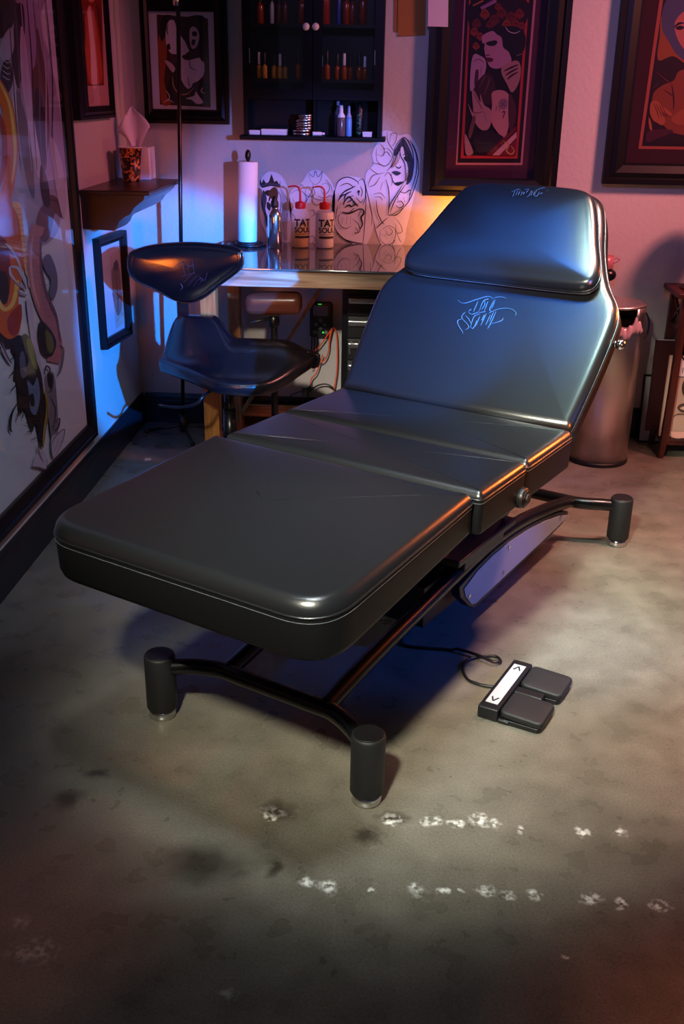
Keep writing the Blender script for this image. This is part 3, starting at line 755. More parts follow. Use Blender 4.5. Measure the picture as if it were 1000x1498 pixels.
for k in range(5): a.stroke([(410+k*2.2, 274+k*3), (414+k*2, 300), (411+k*2, 330), (416+k, 352)], .8, ink_soft)
a.fill([(388, 318), (396, 316), (400, 330), (396, 345), (392, 335)], ink_soft)
done(a)
# flowers sheet
a = sheet('cut out drawing of curling flowers behind the two wash bottles', [(424, 283), (440, 268), (454, 250), (470, 251), (484, 266), (490, 285), (488, 320), (484, 345), (470, 358), (445, 358), (430, 340), (424, 315)])
for s in ([(454, 266), (452, 254), (458, 259), (461, 250), (465, 259), (471, 251), (468, 265), (460, 270), (454, 264)], [(458, 268), (456, 280), (450, 290), (446, 300)], [(450, 272), (446, 282), (452, 288), (460, 284), (458, 276), (450, 272)], [(470, 270), (478, 268), (482, 276), (476, 284), (470, 280), (470, 272)],
          [(425, 284), (434, 278), (444, 282), (448, 292), (442, 300), (432, 298), (428, 290)], [(464, 286), (474, 290), (484, 286), (488, 294)], [(455, 292), (462, 300), (472, 298), (478, 304)], [(452, 309), (458, 307), (460, 313), (455, 317)], [(430, 300), (426, 310), (432, 320), (428, 332)], [(482, 296), (486, 306), (480, 316)],
          [(452, 347), (458, 345), (460, 352), (454, 356)], [(446, 276), (440, 270), (436, 280)], [(476, 262), (484, 272), (486, 282)], [(452, 284), (464, 292), (480, 292)]): a.stroke(s, .9, ink_soft)
done(a)
# roaring tiger
a = sheet('oval cut out drawing of a roaring tiger right of the wash bottles', [(486, 290), (492, 268), (505, 258), (520, 259), (532, 264), (538, 285), (544, 310), (546, 330), (540, 350), (532, 360), (520, 358), (500, 347), (489, 330), (486, 310)])
a.stroke([(489, 283), (494, 266), (508, 259), (522, 265), (524, 270)], 1.6, ink); a.stroke([(524, 265), (530, 262), (534, 272), (534, 290), (530, 300)], 1.4, ink); a.stroke([(535, 270), (535, 300), (533, 330), (531, 356)], 1, ink)
a.stroke([(492, 340), (504, 350), (520, 355), (531, 356)], 1.6, ink); a.stroke([(489, 334), (500, 347), (516, 357), (530, 360)], 1.4, ink)
for s in ([(496, 288), (504, 280), (512, 276), (520, 272)], [(494, 294), (500, 286), (508, 284)], [(503, 292), (506, 284), (514, 280)], [(522, 282), (525, 279), (524, 286)]): a.stroke(s, 2.2, ink)
for s in ([(502, 300), (504, 294), (510, 288), (514, 292), (508, 296)], [(504, 304), (510, 300), (514, 302), (520, 298)], [(514, 290), (518, 296), (524, 302)], [(510, 288), (517, 286)], [(500, 310), (508, 312), (516, 310), (526, 305)], [(523, 306), (530, 306), (532, 312), (528, 318), (530, 328), (526, 336)], [(527, 308), (524, 316)], [(518, 304), (512, 310)]): a.stroke(s, 2.6, ink)
for s in ([(494, 300), (492, 310), (490, 322)], [(498, 296), (496, 306)], [(498, 312), (494, 320), (498, 330), (506, 334), (514, 330)], [(502, 318), (500, 326)], [(508, 316), (506, 328)], [(513, 315), (512, 328)], [(516, 320), (524, 328), (526, 338), (518, 342)], [(519, 332), (524, 340), (518, 340)], [(490, 318), (496, 314)], [(540, 300), (544, 316), (543, 330)],
          [(497, 272), (508, 268), (518, 274)], [(527, 272), (530, 280), (528, 288)], [(520, 288), (528, 296), (532, 290)]): a.stroke(s, 1.1, ink)
done(a)
# woman with flower
a = sheet('tall cut out drawing of a woman with flowers left of the tall frame', [(536, 252), (546, 240), (544, 225), (552, 208), (560, 192), (572, 192), (584, 198), (596, 196), (606, 206), (613, 225), (613, 255), (606, 285), (600, 310), (594, 335), (588, 358), (562, 361), (552, 345), (546, 320), (538, 290), (534, 268)])
a.fill([(575, 224), (584, 208), (591, 203), (600, 220), (605, 240), (602, 262), (594, 270), (597, 250), (592, 228), (588, 214), (580, 228)], ink_soft)
a.fill([(576, 268), (582, 272), (590, 266), (584, 266)], ink)
a.fill([(590, 231), (596, 228), (601, 234), (595, 237)], ink); a.stroke([(589, 227), (595, 224), (602, 228)], 1.6, ink); a.stroke([(578, 243), (583, 246), (587, 243)], 1.8, ink)
a.fill([(573, 252), (579, 250), (586, 253), (580, 257)], ink_soft); a.stroke([(572, 252), (580, 254), (587, 253)], .9, ink)
for s in ([(575, 232), (578, 215), (591, 201), (602, 218), (605, 240), (602, 262)], [(591, 201), (590, 212), (597, 225), (601, 240)], [(584, 212), (586, 228), (592, 240), (593, 262)], [(566, 250), (576, 238), (582, 222), (588, 212)], [(572, 254), (574, 264), (580, 270), (588, 268), (596, 260)],
          [(593, 202), (605, 214), (612, 240), (610, 262), (600, 290), (588, 305), (568, 316)], [(600, 206), (609, 228), (608, 256), (598, 286)], [(564, 262), (568, 276), (569, 296), (567, 316)], [(590, 268), (580, 284), (570, 300), (567, 316)], [(594, 268), (578, 292), (570, 312)], [(560, 266), (556, 278)],
          [(550, 292), (552, 310), (558, 324), (562, 328)], [(567, 318), (556, 328), (550, 334)], [(570, 314), (580, 314), (590, 304)], [(584, 280), (592, 282), (600, 278), (598, 292)], [(580, 296), (586, 294), (590, 300), (584, 304), (579, 300)], [(590, 288), (592, 296)], [(582, 286), (582, 294)]): a.stroke(s, 1.4, ink)
for s in ([(566, 192), (567, 206), (574, 218), (580, 226)], [(570, 208), (572, 196), (580, 196), (578, 208), (573, 214)], [(556, 210), (562, 218), (560, 228), (552, 226)], [(551, 216), (551, 234), (560, 242), (568, 240), (574, 228), (568, 218), (558, 218)], [(560, 226), (566, 222), (572, 230)], [(544, 238), (554, 240), (563, 244)], [(541, 246), (552, 254), (562, 252)],
          [(538, 272), (544, 258), (554, 254)], [(538, 273), (548, 270), (556, 258)], [(562, 258), (568, 252), (574, 262), (572, 272)], [(556, 336), (556, 350), (566, 358), (576, 352), (578, 336), (568, 330), (558, 336)], [(563, 336), (568, 344), (574, 338), (568, 332)], [(566, 356), (572, 359), (578, 350)], [(576, 318), (584, 326), (588, 338), (580, 340), (578, 328)], [(580, 340), (584, 350), (587, 354)],
          [(562, 342), (566, 350)], [(546, 284), (556, 282), (564, 290)], [(547, 288), (556, 288), (560, 293)]): a.stroke(s, .9, ink_soft)
for k in range(4): a.stroke([(577+k*3, 226-k*4), (575+k*2.5, 235), (570+k, 246)], .8, ink)
for k in range(4): a.stroke([(600-k*2, 240+k*4), (601-k*2, 255), (597-k*2, 266)], .9, ink)
done(a)

# ------------------------------------------------------------------ framed pictures
def framed(name, label, P, n, outer, mat_r, prints, fw_m, depth, draw, inner_line=None, matm=None, u=None):
    """outer / mat_r in plane metres (u0,u1,z0,z1); P(u,w,z)->room"""
    u0, u1, z0, z1 = outer
    r = thing(name, label, 'picture', P((u0+u1)/2, 0, z0))
    fr = MB(); m0, m1, k0, k1 = mat_r
    steps = [(0, 0), (0, depth), (.25, depth), (.32, depth-.006), (.55, depth-.002), (.9, depth-.012), (1, depth-.012), (1, .006)]
    cor = []
    for t, w in steps:
        a0 = u0+(m0-u0)*t; a1 = u1+(m1-u1)*t; b0 = z0+(k0-z0)*t; b1 = z1+(k1-z1)*t
        cor.append([P(a0, w, b0), P(a1, w, b0), P(a1, w, b1), P(a0, w, b1)])
    vs = [p for c in cor for p in c]; fs = []
    for i in range(len(cor)-1):
        for k in range(4): fs.append((i*4+k, i*4+(k+1) % 4, i*4+4+(k+1) % 4, i*4+4+k))
    fr.add(vs, fs, 0, False)
    f_ = obj('frame', fr, frame_black, r)
    mt = MB(); mt.add([P(m0, .006, k0), P(m1, .006, k0), P(m1, .006, k1), P(m0, .006, k1)], [(0, 1, 2, 3)], 0, False)
    obj('mat_board', mt, matm, r)
    a = Art(lambda x, y: Vector((x, y, 0)), n)
    a.P = draw[0]; draw[1](a)
    obj('print', a.mb, a.mats, r)
    gl = MB(); w = depth-.014
    gl.add([P(m0, w, k0), P(m1, w, k0), P(m1, w, k1), P(m0, w, k1)], [(0, 1, 2, 3)], 0, False)
    obj('glass', gl, pane_dim if name == 'portrait_frame' else pane, r)
    return r
def PB(u, w, z): return Vector((u, YB-w, z))
def PLw(u, w, z): return Vector((XL+w, u, z))
def rectB(x0, x1, ytop, ybot, Y=YB): a_ = wy(x0, ybot, Y); b_ = wy(x1, ybot, Y); t_ = wy((x0+x1)/2, ytop, Y); return (a_.x, b_.x, (a_.z+b_.z)/2, t_.z)
def col(c, rough=.6, **k): return mat('pigment '+c, c, rough, **k)
DB = lambda off: (lambda x, y: wy(x, y, YB-off))
S = lambda *p: list(p)

# small black and white print left of the cabinet
o0 = wy(214, 180, YB-.03); o1 = wy(334.5, 181, YB-.03)
outer = (o0.x-.005, o1.x, o0.z, 2.06)
mt_ = rectB(224, 317, 17, 160, YB-.006)
def art_pin(a):
    a.fill([(229, 21), (304, 27), (308, 157), (234, 153)], col('3a1410'), False)
    a.fill([(231, 60), (240, 45), (244, 80), (240, 120), (250, 150), (236, 150), (233, 100)], col('8a3a14'))
    a.fill([(238, 24), (250, 22), (262, 28), (262, 45), (250, 40), (244, 50), (236, 60), (233, 40)], ink)
    a.fill([(246, 32), (254, 30), (260, 45), (270, 60), (276, 62), (280, 72), (272, 78), (268, 86), (278, 85), (292, 83), (298, 92), (298, 108), (290, 118), (282, 122), (279, 130), (272, 128), (266, 118), (262, 108), (260, 82), (250, 78), (244, 68), (242, 50)], col('cbb9cf'))
    a.fill([(266, 28), (300, 26), (302, 80), (296, 90), (290, 82), (280, 80), (272, 64), (264, 46)], col('1a090b'))
    a.fill([(278, 42), (284, 39), (290, 46), (291, 58), (286, 70), (280, 70), (277, 56)], col('b79cae')); a.fill([(281, 47), (287, 46), (288, 52), (282, 53)], ink); a.fill([(281, 58), (286, 59), (284, 66), (280, 65)], ink)
    a.fill([(266, 82), (276, 78), (290, 74), (296, 82), (284, 86), (272, 88)], col('2a0d10'))
    a.stroke(S((278, 86), (277, 94), (280, 100), (288, 103)), 1.3, ink); a.stroke(S((275, 112), (276, 122), (279, 128)), 1.1, ink); a.stroke(S((246, 36), (244, 44), (246, 52)), 1.5, ink); a.fill([(244, 66), (248, 64), (249, 72), (246, 72)], ink)
    a.fill([(258, 100), (264, 116), (272, 130), (282, 126), (292, 118), (302, 118), (306, 140), (300, 154), (270, 154), (248, 148), (244, 130), (250, 112)], ink)
    a.stroke(S((252, 112), (254, 126), (262, 137), (274, 137), (284, 128)), 2, col('b06a6a'))
    a.fill([(241, 88), (250, 92), (256, 100), (253, 106), (246, 98)], col('b79cae'))
    a.fill([(272, 144), (284, 140), (286, 134), (292, 142), (297, 150), (288, 152), (280, 146)], col('cbb9cf'))
    a.stroke(S((297, 128), (294, 133), (299, 137)), 1.5, col('cbb9cf')); a.stroke(S((243, 132), (248, 142), (244, 148)), 1.5, col('b79cae'))
    a.stroke(S((240, 150), (246, 146), (254, 150)), 1.2, col('cbb9cf'))
framed('framed_print', 'black framed print of a pale figure, left of the wall cabinet', PB, (0, -1, 0), outer, mt_, None, 0, .03, (DB(.0065), art_pin), None, mat('pale mat board', 'b9b6cf', .7))

# tall portrait frame behind the bed
ob = wy(617, 289, YB-.04); oe = wy(811, 283, YB-.04)
outer = (ob.x, oe.x+.004, (ob.z+oe.z)/2-.006, 2.25)
mt_ = rectB(651, 779, -160, 260, YB-.006)
def art_woman(a):
    q = lambda x, y: (650+x/5.764, y/5.764)
    f = lambda pts, m, s=True: a.fill([q(*p) for p in pts], m, s)
    st = lambda pts, w, m: a.stroke([q(*p) for p in pts], w/5.764, m)
    f([(95, 1390), (655, 1392), (770, 0), (800, -900), (190, -900), (165, 0)], col('c08a86'), False)
    f([(108, 1372), (640, 1374), (750, 0), (780, -880), (200, -880), (178, 0)], col('14080c'), False)
    f([(135, 1335), (614, 1337), (712, 0), (735, -860), (225, -860), (205, 0)], col('b8362e'), False)
    f([(160, 1312), (595, 1314), (690, 0), (712, -840), (242, -840), (220, 0)], col('0e0608'), False)
    f([(225, 20), (690, 10), (680, 200), (600, 250), (300, 260), (215, 420), (200, 700), (215, 300)], col('1a0a0a'))
    for x, y, r in [(270, 200, 38), (250, 270, 34), (340, 120, 40), (420, 170, 42), (480, 110, 44), (560, 150, 46), (630, 120, 40), (600, 210, 40), (520, 210, 38), (300, 310, 32), (265, 390, 30), (650, 220, 32), (380, 210, 34), (450, 60, 30)]:
        f([(x+r*math.cos(t)*(1+.18*math.sin(5*t)), y+r*math.sin(t)*(1+.18*math.cos(4*t))) for t in [2*PI*k/12 for k in range(12)]], col(('7a2410', '8c3a18', '642010')[int(x+y) % 3]))
        st([(x-r*.5, y), (x, y-r*.4), (x+r*.5, y)], 8, col('3a0f08'))
    f([(330, 260), (400, 230), (500, 220), (620, 230), (680, 300), (670, 420), (600, 470), (520, 440), (480, 330), (420, 300), (340, 320)], ink)
    f([(320, 300), (400, 262), (440, 290), (480, 320), (495, 400), (540, 440), (560, 520), (480, 570), (420, 578), (380, 560), (360, 520), (345, 480), (330, 400), (315, 350)], col('b68a98'))
    f([(350, 360), (420, 340), (445, 355), (420, 385), (370, 385)], ink); f([(315, 370), (335, 365), (335, 400), (318, 395)], ink)
    f([(350, 485), (400, 490), (410, 510), (380, 525), (355, 510)], col('5a1424')); st([(340, 470), (365, 465), (385, 460)], 10, col('5a2434'))
    f([(490, 560), (600, 510), (640, 560), (630, 680), (570, 780), (520, 700), (480, 620)], col('a88478'))
    for k in range(3): st([(500+k*15, 600+k*35), (560, 570+k*35), (620, 545+k*30)], 16, col('2a1014'))
    f([(230, 500), (255, 455), (300, 470), (340, 500), (350, 560), (330, 640), (280, 700), (220, 770), (215, 640)], col('b99aa8'))
    f([(260, 600), (285, 595), (280, 690), (250, 720)], col('4a2a34')); st([(240, 520), (290, 500), (330, 530)], 8, col('6a4454')); st([(310, 560), (305, 640)], 9, col('4a2a34'))
    f([(250, 740), (340, 620), (400, 640), (430, 760), (400, 880), (300, 860)], col('38181a')); st([(290, 740), (330, 660), (350, 640)], 14, col('5e4038')); st([(330, 800), (370, 700), (380, 650)], 14, col('5e4038'))
    f([(195, 870), (240, 950), (230, 780), (250, 765), (300, 860), (300, 790), (330, 880), (390, 930), (390, 1040), (350, 1100), (290, 1080), (240, 1000)], col('b08a84'))
    st([(240, 780), (290, 870), (320, 930)], 7, col('5a3430')); st([(200, 880), (250, 950), (330, 940)], 7, col('5a3430')); st([(330, 940), (350, 1020)], 7, col('5a3430'))
    f([(400, 780), (480, 760), (540, 800), (550, 900), (540, 1060), (500, 1160), (420, 1080), (390, 1000), (400, 880)], col('c08e86'))
    f([(460, 850), (510, 830), (530, 870), (510, 920), (460, 910)], col('8a7076'))
    st([(470, 860), (520, 900)], 9, ink); st([(515, 850), (470, 905)], 9, ink); st([(440, 890), (430, 940)], 10, ink); st([(480, 950), (505, 940), (490, 1000)], 10, ink); st([(455, 910), (465, 940)], 9, ink)
    f([(540, 800), (590, 860), (600, 1000), (560, 1100), (540, 1060)], col('4a2026'))
    f([(240, 980), (260, 1010), (220, 1160), (200, 1130)], col('6a4a3c'))
    f([(170, 1130), (210, 1200), (240, 1290), (180, 1300)], col('b08a84')); f([(240, 1180), (330, 1100), (430, 1120), (500, 1170), (420, 1260), (300, 1300)], col('1c0d18'))
    f([(350, 1305), (600, 1060), (600, 1100), (395, 1308)], col('6e1418'), False); f([(400, 1308), (605, 1110), (605, 1160), (460, 1310)], col('d0a49c'), False); f([(465, 1310), (606, 1170), (600, 1312)], col('7a1820'), False)
    st([(490, 1190), (540, 1220), (520, 1270), (560, 1300), (585, 1270), (560, 1230)], 14, col('c0924a')); st([(480, 1200), (500, 1250)], 10, col('c0924a'))
    st([(510, 225), (540, 265), (590, 280), (635, 262)], 7, col('d8c8cc')); st([(605, 470), (650, 455)], 6, col('d8c8cc'))
    f([(300, 60), (430, -10), (440, 20), (310, 85)], col('a07090'), False); f([(235, 45), (320, 0), (330, 12), (240, 55)], col('b86a34'), False)
framed('portrait_frame', 'tall black framed portrait of a woman with raised hand behind the bed head', PB, (0, -1, 0), outer, mt_, None, 0, .04, (DB(.0065), art_woman), None, mat('plum mat board', '4a2438', .75))

# right hand frame, cut by the edge of the view
ob = wy(881, 269, YB-.04); W2 = outer[1]-outer[0]
outer2 = (ob.x, ob.x+W2, ob.z, 2.3)
m0_ = wy(913, 238, YB-.006)
mt_ = (m0_.x, outer2[1]-(m0_.x-outer2[0]), m0_.z, 2.2)
def art_hood(a):
    q = lambda x, y: (880+x/5.35, y/5.35)
    f = lambda pts, m, s=True: a.fill([q(*p) for p in pts], m, s)
    st = lambda pts, w, m: a.stroke([q(*p) for p in pts], w/5.35, m)
    f([(285, 1165), (1320, 1180), (1440, 0), (1500, -800), (520, -800), (450, 0)], col('b0603c'), False)
    f([(312, 1143), (1295, 1158), (1420, 0), (1480, -780), (545, -780), (478, 0)], col('1a0a06'), False)
    f([(335, 1120), (1275, 1130), (1400, 0), (1460, -760), (560, -760), (495, 0)], col('241009'), False)
    f([(500, 40), (800, -200), (1200, -100), (1300, 300), (1000, 560), (700, 520), (560, 440), (440, 470), (450, 300)], col('9a5a22'))
    f([(480, 60), (560, -60), (760, -160), (960, -60), (1040, 200), (960, 460), (760, 520), (600, 440), (520, 320), (470, 220)], col('4a5666'))
    f([(570, 180), (640, 90), (760, 40), (860, 160), (880, 330), (780, 440), (660, 400), (590, 300)], col('c07a5c'))
    st([(565, 215), (600, 185), (642, 180)], 18, ink); f([(575, 220), (610, 200), (645, 215), (610, 235)], ink); f([(720, 220), (760, 200), (800, 220), (760, 235)], ink); f([(650, 350), (700, 335), (740, 355), (700, 375)], col('6e2a20'))
    f([(400, 740), (470, 670), (560, 630), (600, 560), (700, 540), (960, 560), (1180, 700), (1250, 1000), (1000, 1080), (600, 1050), (480, 980), (400, 880)], col('8a4a22'))
    st([(545, 660), (560, 760), (560, 860)], 14, col('3a1a0c')); st([(480, 700), (540, 740), (560, 760)], 12, col('4e260f')); st([(700, 600), (650, 700), (660, 820)], 14, col('4e260f'))
    f([(385, 800), (430, 790), (470, 830), (540, 880), (540, 905), (470, 880), (495, 945), (470, 980), (430, 960), (400, 940), (375, 880)], col('b06834'))
    for k in range(4): st([(400+k*22, 800+k*8), (430+k*26, 870+k*12), (450+k*20, 930-k*12)], 7, col('5a2c12'))
    f([(365, 920), (385, 960), (392, 1030), (370, 1000)], col('b06834'))
    f([(345, 1110), (360, 1030), (480, 1010), (560, 1030), (420, 1090)], col('4a2024'))
    f([(540, 930), (640, 850), (700, 870), (700, 960), (600, 980)], col('a05c2c'))
    st([(420, 560), (520, 640), (560, 650)], 5, col('8a4030')); st([(400, 690), (440, 650)], 5, col('8a4030'))
framed('portrait_frame', 'black framed orange portrait of a hooded figure at the right edge', PB, (0, -1, 0), outer2, mt_, None, 0, .04, (DB(.0065), art_hood), None, mat('maroon mat board', '3c1510', .75))

# red print on the left wall
a0 = wx(117, 177, XL+.025); a1 = wx(168.5, 171, XL+.025)
outer = (a0.y, a1.y, (a0.z+a1.z)/2, 2.0)
m0 = wx(126.5, 157, XL+.006); m1 = wx(160, 153, XL+.006)
mt_ = (m0.y, m1.y, (m0.z+m1.z)/2, 1.96)
DL = lambda off: (lambda x, y: wx(x, y, XL+off))
def art_red(a):
    a.fill([(126, 125), (152, 124), (147, -60), (112, -70)], col('7a1a10'), False)
    a.fill([(122, 40), (130, 8), (138, 20), (146, 70), (149, 118), (132, 122), (126, 90)], col('b04020'))
    a.fill([(128, 20), (132, 10), (136, 40), (140, 80), (142, 124), (134, 124), (132, 70)], col('d8a09a'))
    a.fill([(117, 0), (124, 30), (125, 70), (121, 40)], col('4a0c0a')); a.stroke(S((126, 125), (152, 124)), 1.2, ink, False, False)
    a.fill([(139, 0), (147, 20), (148, 60), (143, 30)], col('5a100c')); a.fill([(122, -20), (132, 4), (142, -10), (136, -40)], col('c06a50'))
framed('framed_print', 'narrow black framed red print high on the left wall', PLw, (1, 0, 0), outer, mt_, None, 0, .028, (DL(.0065), art_red), None, mat('rose mat board', 'b88486', .7))
# large framed mural print on the left wall
mb_ = wx(143, 636, XL+.03)
outer = (2.0, mb_.y, mb_.z, 2.5)
mi_ = wx(128, 621, XL+.008)
mt_ = (2.07, mi_.y, mi_.z, 2.43)
def art_mural(a):
    f, st = a.fill, a.stroke
    lav, lav2, dk, gry, pk, org, yel, red, blk, brn = (col(c) for c in ('8d839c', 'aaa2b4', '2a2030', '5d5668', '9a6468', 'b8551c', 'c9a24e', '8a2416', '121015', '5c3c3c'))
    # draped figure above
    f([(-60, -60), (68, -40), (58, 30), (72, 80), (84, 140), (92, 200), (96, 260), (90, 300), (84, 340), (60, 360), (30, 350), (10, 300), (-60, 200)], lav)
    f([(0, 0), (22, 0), (24, 20), (10, 50), (-20, 60)], dk); f([(22, 10), (34, 8), (36, 50), (30, 80), (32, 110), (26, 130), (18, 90), (20, 50)], dk)
    f([(54, 40), (64, 90), (70, 130), (72, 190), (70, 220), (66, 250), (58, 220), (50, 160), (46, 110), (52, 90)], brn); f([(52, 130), (62, 145), (68, 190), (66, 240), (58, 230), (50, 180)], dk)
    f([(30, 40), (37, 60), (46, 140), (52, 190), (60, 240), (56, 260), (44, 210), (36, 150), (30, 100)], lav2); f([(20, 110), (26, 150), (36, 170), (28, 185), (18, 150)], lav2); f([(24, 130), (40, 180), (48, 240), (50, 290), (40, 270), (28, 200)], gry)
    f([(2, 60), (16, 40), (20, 70), (10, 90), (0, 84)], lav2); f([(4, 92), (14, 90), (18, 120), (8, 140), (0, 120)], dk)
    for k in range(7): st([(10+k*9, -20), (16+k*10, 70+k*6), (22+k*9, 160+k*8), (30+k*8, 250)], 1.6, (dk, gry, lav2)[k % 3])
    for k in range(5): st([(2, 78+k*8), (10, 84+k*8), (14, 80+k*9)], 1.3, lav2)
    f([(62, 300), (74, 285), (86, 295), (90, 318), (80, 312), (76, 330), (70, 350), (60, 352), (52, 330), (56, 310)], brn); st([(70, 292), (84, 296), (89, 316)], 2.4, dk)
    f([(60, 240), (70, 270), (72, 300), (64, 300), (58, 270)], dk); f([(72, 200), (88, 230), (96, 290), (92, 320), (80, 270)], lav2)
    # upper orange coil
    st([(-8, 120), (8, 150), (15, 190), (17, 230), (12, 270), (2, 300), (-12, 315)], 17, org, taper=False)
    st([(-2, 120), (12, 150), (19, 190), (21, 230), (16, 268)], 5, yel); st([(-12, 150), (2, 180), (6, 220), (2, 256), (-10, 290)], 8, red)
    # lower orange body
    f([(-40, 300), (14, 296), (24, 310), (30, 340), (34, 380), (30, 412), (26, 440), (30, 470), (24, 492), (8, 500), (-40, 480)], org)
    f([(-30, 340), (6, 350), (14, 390), (12, 430), (4, 446), (-30, 440)], col('6e1c0c')); f([(-6, 400), (8, 400), (12, 430), (6, 444), (-4, 436)], blk)
    st([(-8, 430), (4, 452), (16, 446), (22, 428), (24, 410)], 6, yel, taper=False); f([(10, 466), (22, 450), (30, 446), (30, 470), (22, 490), (12, 486)], red)
    f([(16, 298), (26, 320), (32, 370), (36, 400), (42, 400), (40, 350), (30, 300)], col('d29a62'))
    for k in range(12): st([(18+k*1.2, 304+k*8), (26+k*1.3, 306+k*8), (32+k*.8, 303+k*8)], .8, col('9a5a2c'))
    f([(30, 300), (40, 340), (44, 400), (40, 420), (36, 360)], lav2)
    f([(-10, 480), (10, 496), (26, 490), (30, 496), (16, 508), (-10, 506)], blk)
    # pale hand like claw
    st([(6, 356), (14, 364), (24, 380), (30, 396)], 4, lav2); st([(13, 390), (24, 392), (32, 406), (38, 420)], 5, lav2); st([(12, 390), (14, 402), (22, 412)], 4, lav2); st([(20, 412), (28, 418), (36, 424)], 4, lav); st([(24, 424), (30, 430), (38, 432)], 4, lav)
    # rose snake body
    st([(54, 330), (47, 360), (48, 395), (53, 425), (62, 452), (74, 478), (80, 505), (76, 530)], 19, pk, taper=False)
    st([(46, 345), (43, 380), (47, 420), (56, 450)], 3.5, col('b9888a')); st([(58, 345), (58, 390), (66, 430), (80, 462), (86, 500)], 5, col('64404a'))
    for k in range(13): st([(43+k*1.6, 352+k*9), (52+k*1.6, 355+k*9), (60+k*1.7, 350+k*9)], .7, col('6a4048'))
    f([(60, 380), (70, 372), (80, 395), (82, 420), (76, 438), (70, 430), (72, 410), (64, 396)], gry); f([(56, 470), (70, 480), (80, 500), (74, 520), (62, 520), (54, 500)], blk); f([(64, 484), (74, 492), (76, 512), (68, 514)], col('5a5a1e'))
    f([(36, 440), (44, 444), (48, 480), (54, 510), (60, 545), (66, 570), (60, 574), (50, 540), (42, 490)], lav2)
    # hairy dark creature
    f([(24, 498), (34, 488), (44, 500), (50, 524), (58, 548), (62, 580), (64, 620), (62, 650), (56, 650), (50, 620), (44, 630), (34, 600), (26, 604), (22, 560), (18, 552), (20, 524), (14, 510)], blk)
    f([(36, 500), (42, 496), (50, 520), (52, 540), (44, 532)], col('66702a')); f([(37, 556), (46, 564), (52, 552), (56, 580), (50, 606), (42, 600), (40, 578)], col('5c6a84')); f([(40, 580), (46, 576), (48, 592), (43, 594)], blk); f([(26, 520), (32, 516), (36, 548), (28, 550)], gry)
    for s in ([(24, 500), (12, 506)], [(20, 520), (12, 526)], [(20, 540), (11, 550)], [(22, 560), (13, 572)], [(22, 590), (14, 606), (12, 626), (15, 632)], [(24, 600), (22, 614)], [(32, 600), (30, 612)], [(44, 620), (34, 618)], [(46, 630), (36, 632)], [(50, 640), (42, 644)], [(48, 610), (38, 608)]): st(s, 3.4, blk)
    st([(0, 500), (6, 520), (14, 532)], 4, gry); st([(-6, 496), (2, 516), (10, 530)], 2, lav2)
    f([(62, 556), (68, 544), (76, 548), (80, 580), (82, 620), (80, 650), (72, 640), (66, 590)], col('6a626c')); st([(66, 552), (70, 540), (64, 536), (62, 548)], 2.4, dk); st([(68, 560), (74, 556), (72, 570), (66, 575)], 2, dk); f([(66, 548), (74, 548), (74, 566), (68, 566)], blk)
    st([(84, 505), (90, 512), (86, 540), (80, 550)], 3, gry); st([(70, 580), (78, 600), (74, 630)], 1.6, dk); st([(78, 618), (84, 612), (82, 626), (76, 630)], 2.2, dk)
    st([(63, 570), (66, 600), (62, 630), (60, 655)], 4.5, col('8a7a34')); st([(64, 580), (66, 606), (63, 634)], 1, dk)
    f([(50, 664), (60, 660), (66, 672), (63, 686), (54, 684), (44, 682), (46, 674)], lav2); st([(45, 682), (56, 684), (64, 686), (66, 672)], 1, dk); st([(52, 650), (54, 664), (60, 676)], 2.6, gry)
    f([(72, 640), (80, 634), (90, 628), (88, 645), (80, 664), (74, 668), (71, 655)], lav2); st([(73, 668), (72, 650), (80, 636), (91, 628), (88, 646), (78, 667)], 1.2, dk); st([(76, 660), (82, 645)], 1.2, dk)
mur = framed('mural_print', 'huge framed mural of a coiled orange snake and dark creature on the left wall', PLw, (1, 0, 0), outer, mt_, None, 0, .032, (DL(.0085), art_mural), None, mat('mural backing', 'b9bac2', .5))

# small print hung crooked below the shelf
n0 = wx(145, 350, XL+.03); n1 = wx(157, 512, XL+.03)
zt_, zb_ = n0.z, n1.z
f0 = (gz(187, 338, zt_)+gz(193, 487, zb_))/2
du = Vector((f0.x-n0.x, f0.y-(n0.y+n1.y)/2, 0)); wid = du.length; du.normalize(); nn = Vector((du.y, -du.x, 0))
pc = Vector((n0.x, (n0.y+n1.y)/2, 0))
def PS(u, w, z): return pc+du*u+nn*(w-.03)+Vector((0, 0, z))
def SP(x, y, w=.007):
    d = ray(x, y); q = pc+nn*(w-.03); return CP+d*((q-CP).dot(nn)/d.dot(nn))
def art_small(a):
    a.fill([(160, 376), (177, 362), (183, 470), (170, 482)], col('a4968e'), False)
    a.fill([(163, 400), (168, 388), (174, 392), (177, 420), (178, 450), (172, 462), (166, 440)], col('6e5e58')); a.fill([(166, 386), (171, 380), (173, 392), (167, 396)], col('3c3036'))
    a.stroke(S((164, 430), (172, 436), (179, 428)), 1.2, ink_soft); a.stroke(S((170, 470), (180, 458)), 1, ink_soft); a.stroke(S((168, 400), (172, 430), (172, 458)), 1, ink)
e_ = .032
framed('small_print', 'small black framed pencil print hanging crooked below the corner shelf', PS, nn, (0, wid, zb_, zt_), (e_, wid-e_, zb_+.036, zt_-.036), None, 0, .03, ((lambda x, y: SP(x, y)), art_small), None, mat('cream mat board', 'a8a6b0', .7))

